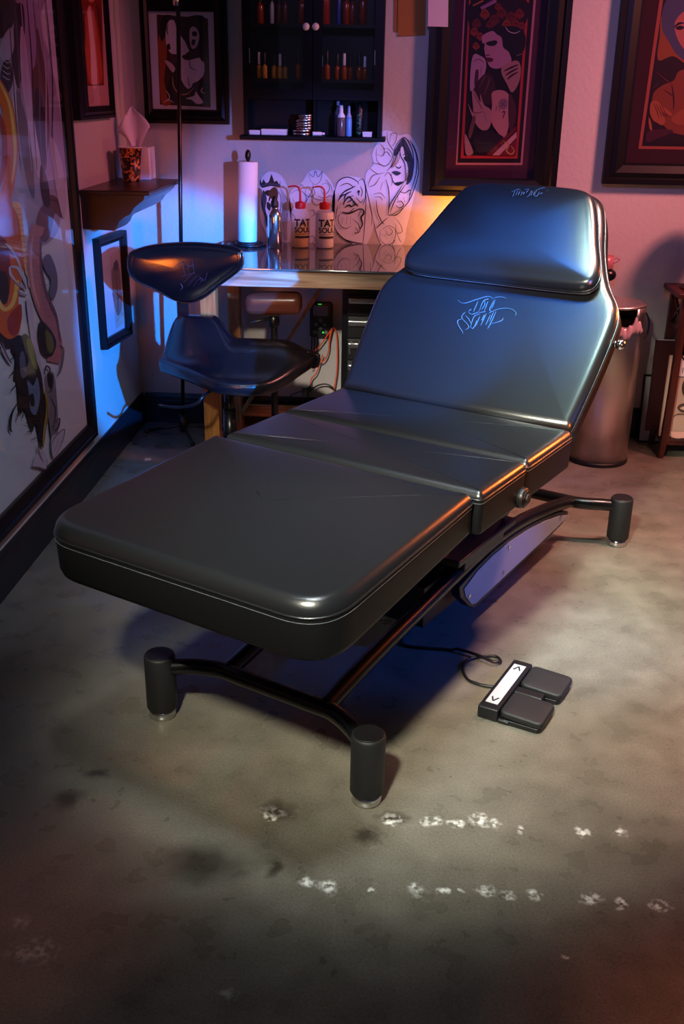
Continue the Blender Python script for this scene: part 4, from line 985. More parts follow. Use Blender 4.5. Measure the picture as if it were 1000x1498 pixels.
# ------------------------------------------------------------------ corner shelf with tissue box and cup
s_n = gz(120, 276, 1.133); s_r = gz(207, 282, 1.133); s_f = gz(270, 262, 1.133)
sx1 = (s_r.x+s_f.x)/2; sy0, sy1 = (s_n.y+s_r.y)/2, s_f.y
sh = thing('wall_shelf', 'dark wooden ledge shelf on the left wall near the corner', 'shelf', (XL, (sy0+sy1)/2, 1.0))
obj('shelf_board', MB().span(XL, sx1, sy0, sy1, 1.117, 1.133), esp, sh, bev=.003)
pf = [(0, .990), (.12, .985), (.135, 1.0), (.145, 1.02), (.165, 1.035), (.19, 1.048), (.205, 1.07), (.225, 1.085), (.245, 1.1), (.25, 1.117), (0, 1.117)]
obj('corbel', MB().prism(pf, lambda a, b, w: Vector((XL+a*(sx1-XL)/.272, sy0+.015+w, b)), .20), esp, sh)
pf2 = [(0, 1.03), (.16, 1.03), (.19, 1.048), (.205, 1.07), (.225, 1.085), (.245, 1.1), (.25, 1.117), (0, 1.117)]
obj('apron', MB().prism(pf2, lambda a, b, w: Vector((XL+a*(sx1-XL)/.272, sy0+.2151+w, b)), sy1-sy0-.235), esp, sh)
tb = gz(204, 262, 1.133)
bs = .118; tx, ty = tb.x-.006, tb.y+.02
tis = thing('tissue_box', 'white cube tissue box on the corner shelf behind the cup', 'tissue box', (tx, ty, 1.1335), .02)
obj('box', MB().span(-bs/2, bs/2, -bs/2, bs/2, 0, .128), white_paper, tis, True, bev=.002)
tm = MB(); nrow, ncol = 9, 13; g_ = []
prof = [(0, .016, .012), (.12, .026, .016), (.28, .042, .012), (.45, .062, .012), (.6, .072, .014), (.75, .064, .014), (.88, .045, .012), (.96, .026, .01), (1, .012, .008)]
for t, w, d in prof:
    for k in range(ncol):
        s_ = k/(ncol-1)*2-1
        g_.append(Vector((s_*w-.006-.012*t, d*math.cos(s_*5)*.8+.01*math.sin(s_*3), .120+t*.165-(.028*abs(s_)**1.5 if t > .55 else 0)+.012*s_*(t > .3))))
tm.add(g_, [(r*ncol+k, r*ncol+k+1, (r+1)*ncol+k+1, (r+1)*ncol+k) for r in range(nrow-1) for k in range(ncol-1)])
t_o = obj('tissue', tm, mat('tissue', 'd6cfd8', .9, trans=0), tis, True, subd=1)
so = t_o.modifiers.new('thick', 'SOLIDIFY'); so.thickness = .0012
cpp = gz(193, 265, 1.133)
cup = thing('paper_cup', 'black and orange patterned paper cup in front of the tissue box', 'cup', (cpp.x, cpp.y, 1.1335))
def cup_mat():
    m = bpy.data.materials.new('cup print'); m.use_nodes = True; nt = m.node_tree; b = nt.nodes['Principled BSDF']; b.inputs['Roughness'].default_value = .35
    tc = nt.nodes.new('ShaderNodeTexCoord'); n = nt.nodes.new('ShaderNodeTexVoronoi'); n.inputs['Scale'].default_value = 55
    nz = nt.nodes.new('ShaderNodeTexNoise'); nz.inputs['Scale'].default_value = 38; nz.inputs['Detail'].default_value = 3; nz.inputs['Distortion'].default_value = 1.5
    cr = nt.nodes.new('ShaderNodeValToRGB'); cr.color_ramp.interpolation = 'CONSTANT'
    e = cr.color_ramp.elements; e[0].color = lin('0c0a0a'); e[1].position = .5; e[1].color = lin('a84a14')
    for p, c in ((.56, 'e09a3a'), (.62, '2a1410'), (.68, 'c8c4cc')):
        x = e.new(p); x.color = lin(c)
    nt.links.new(tc.outputs['Object'], nz.inputs['Vector']); nt.links.new(nz.outputs['Fac'], cr.inputs[0]); nt.links.new(cr.outputs[0], b.inputs['Base Color'])
    return m
ct = obj('cup_body', MB().lathe([(.0335, 0), (.034, .004), (.047, .132), (.0455, .132), (.033, .006)], (0, 0, 0), 36), cup_mat(), cup, True)
obj('rim', MB().tube([(.0475*math.cos(2*PI*k/36), .0475*math.sin(2*PI*k/36), .132) for k in range(36)], .0022, 8, 0, True), white_paper, cup, True)

# ------------------------------------------------------------------ slim light stand in the corner
pt, pb_ = wy(259.5, -60, 4.42), wy(267.5, 600, 4.46)
dirp = (pt-pb_).normalized(); foot = pb_+dirp*((.055-pb_.z)/dirp.z)
ls = thing('light_stand', 'tall thin black light stand in the corner left of the desk', 'stand', (foot.x, foot.y, 0))
obj('pole', MB().cyl(foot, pt, .0085, n=14), black_paint, ls)
q = wy(257.5, 0, 4.42)
obj('collar', MB().cyl(wy(257.5, 8, 4.42), wy(257, -25, 4.42), .0125, n=14), chrome, ls)
obj('hub', MB().cyl(foot-dirp*.03, foot+dirp*.05, .017, n=16), black_satin, ls)
for tgt in (gz(215, 630, .012), gz(281, 648, .012), (foot+Vector((.17, .10, 0)))):
    t_ = Vector((tgt.x, min(tgt.y, YB-.06), .012)); l_ = obj('leg', MB().cyl(foot, t_, .007, n=10), black_paint, ls)
    obj('rubber_foot', MB().ball(t_, .012, 12), black_satin, l_)

# ------------------------------------------------------------------ wall cabinet and its contents
KY = YB-.135
kx0, kx1 = wy(356.5, 190, KY).x, wy(558, 190, KY).x
kzb = wy(455, 206, KY-.02).z; KZT = 2.02
kd = lambda y: wy(455, y, KY+.06).z          # shelf heights from the photograph
cab = thing('wall_cabinet', 'black wall cabinet with two glass doors and white knobs', 'cabinet', ((kx0+kx1)/2, YB, kzb))
cm = mat('cabinet black', '050506', .45, spec=.2)
obj('side_panel', MB().span(kx0, kx0+.018, KY, YB, kzb+.018, KZT), cm, cab)
obj('side_panel', MB().span(kx1-.018, kx1, KY, YB, kzb+.018, KZT), cm, cab)
obj('back_panel', MB().span(kx0+.018, kx1-.018, YB-.012, YB, kzb+.018, KZT), cm, cab)
obj('base_ledge', MB().span(kx0-.016, kx1+.016, KY-.022, YB, kzb, kzb+.018), cm, cab, bev=.004)
obj('top_panel', MB().span(kx0-.016, kx1+.016, KY-.022, YB, KZT, KZT+.02), cm, cab, bev=.004)
zs = [kzb+.018, kd(116), kd(36)]
for z in zs[1:]: obj('shelf', MB().span(kx0+.018, kx1-.018, KY+.024, YB-.012, z-.012, z), cm, cab)
dz0 = wy(455, 146, KY).z
xm = (kx0+kx1)/2
for sx in (-1, 1):
    xa, xb = (kx0+.002, xm-.0015) if sx < 0 else (xm+.0015, kx1-.002)
    dr = MB(); w = .036
    dr.span(xa, xa+w, KY-.004, KY+.018, dz0, KZT-.002); dr.span(xb-w, xb, KY-.004, KY+.018, dz0, KZT-.002); dr.span(xa+w, xb-w, KY-.004, KY+.018, dz0, dz0+.04); dr.span(xa+w, xb-w, KY-.004, KY+.018, KZT-.05, KZT-.002)
    dd = obj('door', dr, cm, cab)
    obj('pane', MB().span(xa+w, xb-w, KY+.006, KY+.009, dz0+.04, KZT-.05), pane, dd)
    kn = wy(447.5 if sx < 0 else 461.5, 39, KY-.02)
    obj('knob', MB().cyl((kn.x, KY-.004, kn.z), (kn.x, KY-.014, kn.z), .006, n=12).ball((kn.x, KY-.022, kn.z), .0145, 16), white_plastic, dd)
    hx = wy(365 if sx < 0 else 548, 85, KY-.004).x; hz = wy(455, 84, KY).z
    obj('hinge', MB().span(hx-.002, hx+.002, KY-.008, KY-.003, hz-.025, hz+.03), chrome, dd)
obj('divider', MB().span(wy(461, 180, KY+.07).x-.004, wy(461, 180, KY+.07).x+.004, KY+.03, YB-.012, zs[0], zs[1]-.012), cm, cab)
amber = mat('amber glass', '8a3a0c', .15, spec=.7); amber2 = mat('red amber glass', '7a2010', .2, spec=.7); honey = mat('honey jar', 'b8842e', .25)
def bottle(px, row, r, h, m, capm, label, dy=.0, cap_h=.25, cat='bottle', name='amber_bottle', neck=.45, group=None):
    z = zs[row]; q = wy(px, {0: 198, 1: 112, 2: 32}[row], KY+.07+dy)
    o = thing(name, label, cat, (q.x, KY+.07+dy, z+.0005), 0, group)
    hb = h*(1-cap_h)
    obj('body', MB().lathe([(r*.9, 0), (r, r*.12), (r, hb*.78), (r*.9, hb*.86), (r*neck, hb*.95), (r*neck, hb)], (0, 0, 0), 24), m, o, True)
    obj('cap', MB().lathe([(r*neck*1.25, hb-.001), (r*neck*1.3, hb+.001), (r*neck*1.15, h-.003), (r*neck*.9, h)], (0, 0, 0), 20), capm, o, True)
    return o
ordw = ['first', 'second', 'third', 'fourth', 'fifth', 'sixth', 'seventh', 'eighth', 'ninth', 'tenth', 'eleventh', 'twelfth']
for i, (px, r, h, m) in enumerate([(380, .016, .10, amber2), (398, .009, .105, white_plastic), (408, .010, .10, amber2), (417.5, .013, .105, amber2), (441, .016, .115, amber2), (475, .020, .16, amber2), (495, .008, .13, mat('blue tube', '2a3c9a', .3)), (506, .016, .115, amber2), (515, .014, .11, amber2), (530, .017, .13, amber2)]):
    bottle(px, 2, r, h, m, black_satin, 'tall slim bottle on the cabinet\'s upper shelf, %s from the left' % ordw[i], 0, .18, group='bottles on the upper cabinet shelf')
for i, (px, r, h, m) in enumerate([(379, .011, .10, honey), (387, .011, .10, honey), (401, .011, .095, honey), (409.5, .011, .095, honey), (417, .010, .09, honey), (436, .011, .11, amber), (470, .010, .09, amber), (478, .012, .11, amber), (493, .012, .10, amber), (503, .012, .10, amber), (512, .011, .095, amber), (525, .012, .10, amber), (533, .011, .09, amber)]):
    bottle(px, 1, r, h, m, black_satin if i % 3 else white_plastic, 'small dropper bottle on the cabinet\'s middle shelf, %s from the left' % (ordw+['thirteenth'])[i], -.01*(i % 2), .45, group='small bottles on the middle cabinet shelf')
def item(name, label, cat, px0, px1, ptop, dy, build, group=None):
    Yq = KY+.05+dy; a_ = wy(px0, 198, Yq); b_ = wy(px1, 198, Yq); t_ = wy((px0+px1)/2, ptop, Yq)
    o = thing(name, label, cat, ((a_.x+b_.x)/2, Yq, zs[0]+.0005), 0, group); build(o, abs(b_.x-a_.x), t_.z-zs[0]); return o
def carton(o, w, h): obj('box', MB().span(-w/2, w/2, -.03, .03, 0, h), white_paper, o, True, bev=.0015); obj('lid', MB().span(-w/2-.001, w/2+.001, -.031, .031, h*.62, h+.0008), white_plastic, o, True, bev=.0015)
item('carton', 'small white carton at the left end of the cabinet ledge', 'box', 366, 381, 190.5, 0, carton)
item('carton', 'long white carton on the cabinet ledge left of the tins', 'box', 383.5, 419.5, 189, 0, carton)
ztin = 0
for i, (px0, px1, hh_, lb) in enumerate([(428, 457, .024, 'widest bottom tin of the silver stack in the cabinet'), (432, 459, .020, 'second silver tin from the bottom of the cabinet stack'), (431, 459, .022, 'third silver tin from the bottom of the cabinet stack'), (433.5, 459.5, .017, 'topmost silver tin of the cabinet stack')]):
    a_ = wy(px0, 195, KY+.05); b_ = wy(px1, 195, KY+.05); r = (b_.x-a_.x)/2
    o = thing('round_tin', lb, 'tin', ((a_.x+b_.x)/2, KY+.055, zs[0]+.0005+ztin), 0, 'stacked silver tins in the cabinet')
    obj('tin_body', MB().lathe([(r-.002, 0), (r-.001, .001), (r-.001, hh_*.5)], (0, 0, 0), 32), alu, o, True)
    obj('tin_lid', MB().lathe([(r, hh_*.45), (r, hh_-.0016), (r-.0015, hh_-.0004)], (0, 0, 0), 32), alu, o, True)
    ztin += hh_
q = wy(464, 199, KY+.02)
tb_ = thing('ointment_tube', 'small white ointment tube lying beside the silver tins', 'tube', (q.x, KY+.03, zs[0]+.0085), .3)
obj('tube_body', MB().lathe([(.0075, 0), (.008, .002), (.0078, .03), (.007, .04)], (-.022, 0, 0), 16, 0, (1, 0, 0)), white_plastic, tb_, True)
obj('cap', MB().lathe([(.005, .04), (.005, .052)], (-.022, 0, 0), 14, 0, (1, 0, 0)), white_plastic, tb_, True)
def pump(m, capm):
    def go(o, w, h):
        r = w/2
        obj('body', MB().lathe([(r*.95, 0), (r, .002), (r, h*.55), (r*.9, h*.6)], (0, 0, 0), 24), m, o, True)
        obj('pump_head', MB().lathe([(r*.9, h*.6), (r*.85, h*.66), (r*.45, h*.76), (r*.4, h*.98), (r*.3, h)], (0, 0, 0), 20), capm, o, True)
    return go
item('pump_bottle', 'clear pump bottle with white head on the cabinet ledge', 'bottle', 492, 505, 154, -.02, pump(mat('clear brown bottle', '5e4a4c', .2, spec=.7), white_plastic))
item('pump_bottle', 'pale blue slim bottle on the cabinet ledge right of the pump bottle', 'bottle', 505.5, 514, 155, -.02, pump(mat('pale blue bottle', '5f9bd6', .3), mat('light blue cap', '8aa0d0', .4)))
item('pump_bottle', 'blue grey bottle standing behind the pump bottle in the cabinet', 'bottle', 488, 499, 148, .035, pump(mat('slate bottle', '4a5a86', .3), mat('slate cap', '8a98c0', .4)))
def dark(o, w, h):
    obj('body', MB().lathe([(w*.46, 0), (w*.5, .002), (w*.5, h*.8), (w*.3, h*.88), (w*.3, h)], (0, 0, 0), 24), black_satin, o, True)
    lb = MB()
    for k in range(5):
        z = h*(.12+.13*k); r = w*.5+.0005
        for a_ in (-1.9, -1.6, -1.35):
            lb.box((r*math.cos(a_), r*math.sin(a_), z+.004*math.sin(k*2+a_*5)), (.0045, .001, .003 if k % 2 else .0055), Matrix.Rotation(a_+PI/2, 3, 'Z'))
    obj('green_lettering', lb, mat('green print', '2f8a5a', .5), o, True)
item('dark_bottle', 'black bottle with green lettering on the cabinet ledge', 'bottle', 519, 531, 150, -.01, dark)
item('carton', 'small pale carton at the right end of the cabinet ledge', 'box', 530.5, 543.5, 193, -.02, carton)

# ------------------------------------------------------------------ papers near the ceiling
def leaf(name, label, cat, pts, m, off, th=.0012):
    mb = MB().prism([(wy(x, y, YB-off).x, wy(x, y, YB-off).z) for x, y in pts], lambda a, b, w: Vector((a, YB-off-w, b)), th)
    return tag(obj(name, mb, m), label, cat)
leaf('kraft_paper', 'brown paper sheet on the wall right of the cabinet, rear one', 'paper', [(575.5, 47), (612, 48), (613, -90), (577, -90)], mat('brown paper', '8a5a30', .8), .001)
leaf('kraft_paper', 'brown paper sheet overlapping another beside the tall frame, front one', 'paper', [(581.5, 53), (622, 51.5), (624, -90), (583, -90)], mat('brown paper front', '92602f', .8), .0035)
leaf('white_card', 'plain pinkish white card tucked at the tall portrait frame', 'card', [(625.5, 38.5), (655, 39.5), (656.5, -80), (627, -80)], mat('white card', 'c8b4c4', .7), .0402, .0015)

# ------------------------------------------------------------------ waste bin
bx, byy = .885, 4.355
bn = thing('waste_bin', 'tall brushed steel waste bin behind the bed head', 'waste bin', (bx, byy, 0))
R0 = .130
obj('body', MB().lathe([(R0, .012), (R0, .60), (R0-.001, .605)], (bx, byy, 0), 56), steel, bn)
obj('base_ring', MB().lathe([(R0-.004, 0), (R0+.003, .002), (R0+.003, .014), (R0-.001, .018)], (bx, byy, 0), 56), black_satin, bn)
hd_ = MB(); n = 56
def arc_band(z0, z1, a0, a1, r, k=40):
    vs = []; fs = []
    for i in range(k+1):
        t = a0+(a1-a0)*i/k
        for rr, z in ((r, z0), (r, z1), (r-.003, z1), (r-.003, z0)): vs.append((bx+rr*math.cos(t), byy+rr*math.sin(t), z))
    for i in range(k):
        for j in range(4): fs.append((i*4+j, (i+1)*4+j, (i+1)*4+(j+1) % 4, i*4+(j+1) % 4))
    fs += [(0, 1, 2, 3), (k*4+3, k*4+2, k*4+1, k*4)]
    return vs, fs
vs, fs = arc_band(.60, .69, -.95, 2*PI-2.0, R0+.002); hd_.add(vs, fs)
hd_.lathe([(R0+.002, .684), (R0+.003, .688), (R0+.001, .694), (R0-.02, .695)], (bx, byy, 0), 56)
obj('hood', hd_, steel, bn)
obj('liner_ring', MB().lathe([(R0-.004, .56), (R0-.004, .612), (R0-.006, .612), (R0-.006, .56)], (bx, byy, 0), 48, 0, None, False), mat('dark red inner', '3c0a0c', .3), bn)
obj('handle', MB().tube(catmull([(bx+R0*.93, byy-.06, .665), (bx+R0*1.06, byy-.062, .63), (bx+R0*1.06, byy-.064, .58), (bx+R0*.95, byy-.068, .555)], 6), .0035, 8), black_paint, bn)
bg = MB(); rows = []
for i in range(26):
    a_ = -2.15+1.5*i/25; hgt = .612+.02*math.sin(i*1.7)+(.055*max(0, 1-abs(i-20)/5)); dpt = .585+.008*math.sin(i*2.3)-.03*max(0, 1-abs(i-14)/4)
    for rr, z in ((R0-.008, .60), (R0+.002, hgt), (R0+.012+.004*math.sin(i*2.1), (hgt+dpt)/2), (R0+.007+.004*math.sin(i*1.3), dpt)):
        rows.append(Vector((bx+rr*math.cos(a_), byy+rr*math.sin(a_), z)))
bg.add(rows, [(i*4+j, (i+1)*4+j, (i+1)*4+j+1, i*4+j+1) for i in range(25) for j in range(3)])
bgo = thing('bin_liner', 'crumpled pale plastic liner poking out of the steel bin', 'bag', (bx, byy, .58))
b_ = obj('bag', bg, mat('pale plastic film', 'd8b4c4', .35, trans=.2), bgo, subd=1); so = b_.modifiers.new('thick', 'SOLIDIFY'); so.thickness = .001

# ------------------------------------------------------------------ cup in a bracket behind the bed head
hc = wy(888, 402, 4.60); 
br = thing('cup_bracket', 'black rounded wall bracket behind the bed head', 'bracket', (hc.x, YB, hc.z))
obj('ball', MB().ball((hc.x, 4.60, hc.z), .032, 20, 0, (1.2, 1, .9)), black_paint, br)
obj('arm', MB().cyl((hc.x-.005, 4.60, hc.z), (hc.x-.005, YB, hc.z), .012, n=14).cyl((hc.x-.005, YB-.006, hc.z), (hc.x-.005, YB, hc.z), .03, n=20), black_paint, br)
zc = hc.z+.0275; zt2 = wy(888, 374, 4.60).z
cu2 = thing('pink_cup', 'translucent pink cup with handle on the black bracket', 'cup', (hc.x-.014, 4.60, zc))
H_ = zt2-zc
obj('cup_body', MB().lathe([(.030, 0), (.034, .003), (.035, H_), (.0335, H_), (.0325, .004)], (0, 0, 0), 28), mat('pink plastic', 'd88a90', .25, trans=.4), cu2, True)
obj('red_liquid', MB().lathe([(.0315, .004), (.032, .006), (.032, .022), (.031, .0225)], (0, 0, 0), 24), mat('red liquid', 'd0143c', .2), cu2, True)
obj('handle', MB().tube(catmull([(.034, -.004, .042), (.05, -.006, .046), (.058, -.006, .038), (.048, -.005, .03), (.034, -.004, .024)], 5), .003, 8), mat('pink plastic', 'd88a90'), cu2, True)

# ------------------------------------------------------------------ wooden side stand at the right edge
fx = gz(967, 672); bxk = gz(948, 645)
X0, Y0, Y1 = fx.x, fx.y+.01, bxk.y-.035
HT = wy(995, 436, Y0).z; X1 = X0+.42
stn = thing('side_stand', 'dark red wooden side stand with crossed side slats at the right', 'side table', ((X0+X1)/2, (Y0+Y1)/2, 0))
obj('top', MB().span(X0-.03, X1+.03, Y0-.03, Y1+.03, HT, HT+.022), mahog, stn, bev=.004)
for x in (X0+.012, X1-.012):
    for y in (Y0+.012, Y1-.012):
        sp_ = .022*(-1 if x < (X0+X1)/2 else 1)
        lgm = MB(); lgm.add([(x-.014+dx*0, y-.014, .1) for dx in (0,)], [])
        vs = []
        for z, k in ((0, 1.0), (.12, .45), (.3, .15), (HT, 0)):
            h_ = .011 if z == 0 else .0155
            for ddx, ddy in ((-1, -1), (1, -1), (1, 1), (-1, 1)): vs.append((x+sp_*k*.6+ddx*h_, y+ddy*h_, z))
        fs = [(3, 2, 1, 0), (12, 13, 14, 15)]+[(r*4+i, r*4+(i+1) % 4, r*4+4+(i+1) % 4, r*4+4+i) for r in range(3) for i in range(4)]
        obj('leg', MB().add(vs, fs, 0, False), mahog, stn, bev=.002)
for x in (X0+.012, X1-.012):
    za, zb2 = HT-.012, HT-.135
    r_ = MB(); r_.bar((x, Y0+.02, za), (x, Y1-.02, zb2), .014, .010, 0, Vector((1, 0, 0))); r_.bar((x, Y1-.02, za), (x, Y0+.02, zb2), .014, .010, 0, Vector((1, 0, 0)))
    obj('cross_slats', r_, mahog, stn)
    obj('side_rail', MB().span(x-.009, x+.009, Y0+.02, Y1-.02, HT-.016, HT), mahog, stn)
    obj('side_rail', MB().span(x-.009, x+.009, Y0+.02, Y1-.02, HT-.15, HT-.135), mahog, stn)
obj('front_rail', MB().span(X0+.02, X1-.02, Y0, Y0+.016, HT-.15, HT), mat('dark drawer front', '14090a', .35), stn)
SZ = .085
obj('lower_shelf', MB().span(X0-.0, X1+.0, Y0+.004, Y1, SZ-.022, SZ), mahog, stn, bev=.002)
# things leaning on the stand
pa_ = wx_ = None
pl0 = wy(943, 608, Y1-.05)
rb = thing('red_board', 'dark red board leaning upright inside the side stand, at its back left', 'board', (X0+.0, Y1-.04, SZ+.0005))
z1_ = wy(957, 496, Y1-.04).z
xl_ = wy(944, 600, Y1-.04).x
RB = MB(); RB.add([(xl_, Y1-.085, SZ+.0005), (xl_+.30, Y1-.085, SZ+.0005), (xl_+.30, Y1-.07, SZ+.0005), (xl_, Y1-.07, SZ+.0005), (xl_, Y1-.06, z1_), (xl_+.30, Y1-.06, z1_), (xl_+.30, Y1-.045, z1_), (xl_, Y1-.045, z1_)],
                       [(3, 2, 1, 0), (4, 5, 6, 7), (0, 1, 5, 4), (1, 2, 6, 5), (2, 3, 7, 6), (3, 0, 4, 7)], 0, False)
obj('board', RB, mat('dark red cover', '3a1014', .4), rb, bev=.002)
obj('page_edge', MB().span(xl_+.004, xl_+.296, Y1-.058, Y1-.047, z1_-.001, z1_+.0012), white_paper, rb)
py = Y0+.06
pxl = wy(966, 616, py).x; pzt = wy(973, 520, py).z; pzb = SZ+.0005
pr = thing('poster_board', 'cream poster board with large letters and a face in the side stand', 'poster', (pxl+.15, py, pzb))
cream = mat('cream poster paper', 'b3a08c', .7)
obj('board', MB().span(pxl, pxl+.34, py, py+.012, pzb, pzt), cream, pr, bev=.001)
pa2 = Art(lambda x, y: wy(x, y, py-.0004), (0, -1, 0), .0003)
pa2.fill([(990.5, 521), (1100, 525), (1095, 556), (987, 550)], white_paper, False)
pa2.stroke([(988, 551), (1094, 557)], 1, ink_soft, False, False)
pa2.fill([(997, 565), (1003, 553), (1014, 556), (1018, 572), (1008, 582), (999, 578)], col('3a2c26')); pa2.fill([(990, 596), (998, 590), (1016, 592), (1012, 602), (997, 603)], col('4e3a30')); pa2.fill([(994, 597), (1002, 594), (1010, 597), (1001, 600)], col('c8b49c'))
pa2.stroke([(984, 610), (990, 606), (1000, 606), (1010, 610)], 2, col('6a4a34'))
obj('print', pa2.mb, pa2.mats, pr)
tmx = MB(); vs, fs = text_mesh('NA', .062, .0006); c_ = wy(1003.5, 532, py-.001); o_ = c_.x
x_min = min(v.x for v in vs)
tmx.add([Vector((wy(992.5, 530, py).x+v.x-x_min, py-.0012, wy(1000, 533, py).z+v.y)) for v in vs], fs, 0, False)
vs, fs = text_mesh('1', .036); tmx.add([Vector((wy(998, 543, py).x+v.x, py-.0012, wy(1000, 546, py).z+v.y)) for v in vs], fs, 0, False)
obj('lettering', tmx, ink, pr)
wrp = MB(); rows = []
for i in range(15):
    for j in range(6):
        x = wy(982, 620, py-.03).x+i*.02; rows.append(Vector((x, py-.015-j*.011, SZ+.006+.014*abs(math.sin(i*1.3+j*.9))+.018*math.exp(-((j-1)**2)/2))))
wrp.add(rows, [(i*6+j, (i+1)*6+j, (i+1)*6+j+1, i*6+j+1) for i in range(14) for j in range(5)])
w_o = tag(obj('plastic_wrap', wrp, mat('clear film', 'cbb8a8', .15, trans=.3, spec=.8), subd=1), 'crumpled clear plastic wrap at the foot of the cream poster', 'plastic wrap')
so = w_o.modifiers.new('thick', 'SOLIDIFY'); so.thickness = .001
lf = thing('leaning_frame', 'thin black framed pale print leaning on the wall beside the side stand', 'picture', gz(940, 643))
la, lb_ = gz(931, 645), wy(939, 546, YB-.01)
lz = lb_.z; lx0 = la.x; ly0 = min(la.y, YB-.06)
def PLean(u, w, z):
    t = z/lz; return Vector((lx0+u, ly0+(YB-.024-ly0)*t-w, max(z, .0)))
fr_ = MB()
for u0_, u1_, z0_, z1_ in ((0, .006, 0, lz), (.24, .246, 0, lz), (.006, .24, 0, .006), (.006, .24, lz-.006, lz)):
    fr_.prism([(u0_, z0_), (u1_, z0_), (u1_, z1_), (u0_, z1_)], lambda a, b, w: PLean(a, w, b), .016)
obj('frame', fr_, frame_black, lf)
obj('sheet', MB().prism([(.006, .006), (.24, .006), (.24, lz-.006), (.006, lz-.006)], lambda a, b, w: PLean(a, w, b), .010), mat('pale print paper', 'b9bcc0', .6), lf)
tx_ = MB()
for k in range(6): tx_.prism([(.03, .055+k*.009), (.075-.012*(k % 3), .055+k*.009), (.075-.012*(k % 3), .058+k*.009), (.03, .058+k*.009)], lambda a, b, w: PLean(a, .0102+w, b), .0004)
obj('small_print_lines', tx_, ink_soft, lf)
# lamp on the stand
lx, ly = X0+.115, Y0+.10; lzt = HT+.022
lp = thing('table_lamp', 'dark wooden table lamp with round black shade on the side stand', 'lamp', (lx, ly, lzt))
obj('base', MB().lathe([(.105, 0), (.108, .006), (.09, .02), (.078, .026), (.076, .042), (.05, .05), (.018, .056)], (lx, ly, lzt+.0005), 32), mahog, lp)
obj('stem', MB().cyl((lx, ly, lzt+.05), (lx, ly, lzt+.20), .009, n=14), black_paint, lp)
zl = wy(1000, 315, ly).z
obj('shade', MB().lathe([(.03, .075), (.075, .06), (.098, .02), (.10, -.01), (.09, -.05), (.06, -.075), (.058, -.074), (.087, -.05), (.097, -.01), (.095, .02), (.073, .057), (.03, .071)], (lx, ly, zl), 32, 0, None, False), black_satin, lp)
obj('bulb', MB().ball((lx, ly, zl-.01), .028, 16), mat('warm bulb', 'ffb060', .4, emit='ff8a30', estr=6), lp)
# ------------------------------------------------------------------ light
wd = bpy.data.worlds.new('world'); SC.world = wd; wd.use_nodes = True
wd.node_tree.nodes['Background'].inputs[0].default_value = lin('7d7c98'); wd.node_tree.nodes['Background'].inputs[1].default_value = .15
def light(name, kind, loc, target, power, c, **k):
    l = bpy.data.lights.new(name, kind); l.energy = power; l.color = lin(c)[:3]
    for a, b in k.items(): setattr(l, a, b)
    o = bpy.data.objects.new(name, l); COL.objects.link(o); o.location = loc
    if target is not None: o.rotation_euler = (Vector(target)-Vector(loc)).to_track_quat('-Z', 'Y').to_euler()
    return o
RAD = math.radians
# ceiling lamps: white from the front over the foot of the bed, cool and blue downlights over the middle, rose over the right
light('ceiling_spot', 'SPOT', (-.55, -.05, 2.6), (.24, 3.05, 0), 1000, 'f4f2dc', spot_size=RAD(40), spot_blend=1, shadow_soft_size=.10)
light('foot_downlight', 'SPOT', (-.15, 1.85, 2.68), (-.10, 2.12, .62), 520, 'e2eef4', spot_size=RAD(27), spot_blend=.8, shadow_soft_size=.34)
light('back_downlight', 'SPOT', (.55, 2.50, 2.68), (.50, 2.80, .66), 520, 'c4f4f0', spot_size=RAD(28), spot_blend=.8, shadow_soft_size=.24)
light('blue_downlight', 'SPOT', (-.20, 2.65, 2.68), (.15, 3.25, 1.0), 200, '0a78ff', spot_size=RAD(30), spot_blend=.8, shadow_soft_size=.24)
light('rose_ceiling', 'SPOT', (1.30, 3.1, 2.66), (.95, 3.1, 0), 420, 'ffbcaa', spot_size=RAD(64), spot_blend=1, shadow_soft_size=.10)
light('rose_lamp', 'AREA', (2.2, 3.3, 2.62), (.85, 4.68, 1.0), 20, 'ff8f88', size=.4, spread=RAD(84))
light('magenta_lamp', 'SPOT', (1.5, 2.9, 2.4), (-1.2, 4.0, 1.55), 80, 'ff5aa0', spot_size=RAD(28), spot_blend=.6, shadow_soft_size=.05)
light('mural_wash', 'SPOT', (.35, 1.7, 2.6), (-1.228, 3.05, .75), 130, 'cfdcff', spot_size=RAD(40), spot_blend=.8, shadow_soft_size=.10)  # added fill that brightens the mural, no fixture behind it
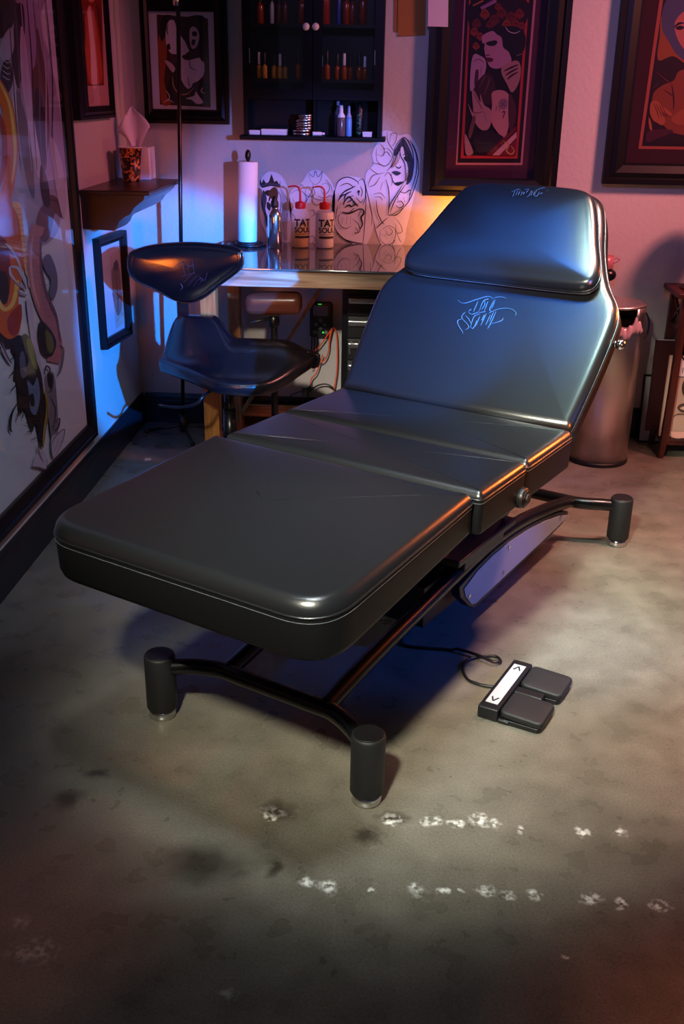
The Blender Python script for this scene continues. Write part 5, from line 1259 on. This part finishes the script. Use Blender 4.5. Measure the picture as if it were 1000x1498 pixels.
# blue stage lamp on the right, aimed over the seat of the bed into the corner
light('blue_lamp', 'SPOT', (1.25, .9, 1.5), (-1.12, 4.62, .46), 3000, '0084ff', spot_size=RAD(17.5), spot_blend=.35, shadow_soft_size=.02)
light('blue_wash', 'SPOT', (1.25, .9, 1.55), (-.42, 4.6, .98), 620, '7c90ff', spot_size=RAD(16), spot_blend=.5, shadow_soft_size=.05)  # added lavender wash over the wall above the desk
# amber lamps: behind the head of the bed, and low on the right; added fills follow among them
light('amber_lamp', 'POINT', (.24, 4.56, .98), None, 6, 'ff9430', shadow_soft_size=.04)
light('amber_side_lamp', 'SPOT', (1.45, .6, 1.0), (-.15, 3.6, .65), 220, 'ff7a28', spot_size=RAD(22), spot_blend=.7, shadow_soft_size=.10)
light('violet_wash', 'SPOT', (.1, 1.3, 2.6), (.55, 4.68, 1.75), 110, '9c8cf0', spot_size=RAD(42), spot_blend=.8, shadow_soft_size=.10)  # fill added to lift the framed portraits
light('amber_stool_fill', 'AREA', (-1.0, 1.3, .8), (-.85, 4, .85), 0.45, 'ff7a20', size=.3, spread=RAD(24))  # unseen area light, added to put an orange glint on the stool back
light('desk_wash', 'SPOT', (-.5, .0, 2.58), (-.42, 4.68, .30), 420, 'fff0dc', spot_size=RAD(9.5), spot_blend=.7, shadow_soft_size=.06)  # extra spot added to lighten the wall under the desk
light('amber_floor_lamp', 'SPOT', (1.1, 1.2, 1.0), (.66, 1.30, 0), 22, 'ff7a28', spot_size=RAD(40), spot_blend=1, shadow_soft_size=.05)
light('amber_rim_fill', 'SPOT', (2.0, 3.7, 1.3), (.25, 2.45, .66), 170, 'ff7a30', spot_size=RAD(19), spot_blend=.5, shadow_soft_size=.12)  # added unseen spot that draws an orange rim along the cushions
light('blue_floor_fill', 'SPOT', (2.3, 2.2, 1.3), (.1, 2.8, 0), 150, '0a62ff', spot_size=RAD(26), spot_blend=.8, shadow_soft_size=.05)  # added blue fill for the shaded floor right of the bed
light('front_wash', 'SPOT', (-.1, .5, 2.65), (.1, 1.0, 0), 22, 'dfe8e4', spot_size=RAD(96), spot_blend=1, shadow_soft_size=.2)  # broad soft fill added over the near floor
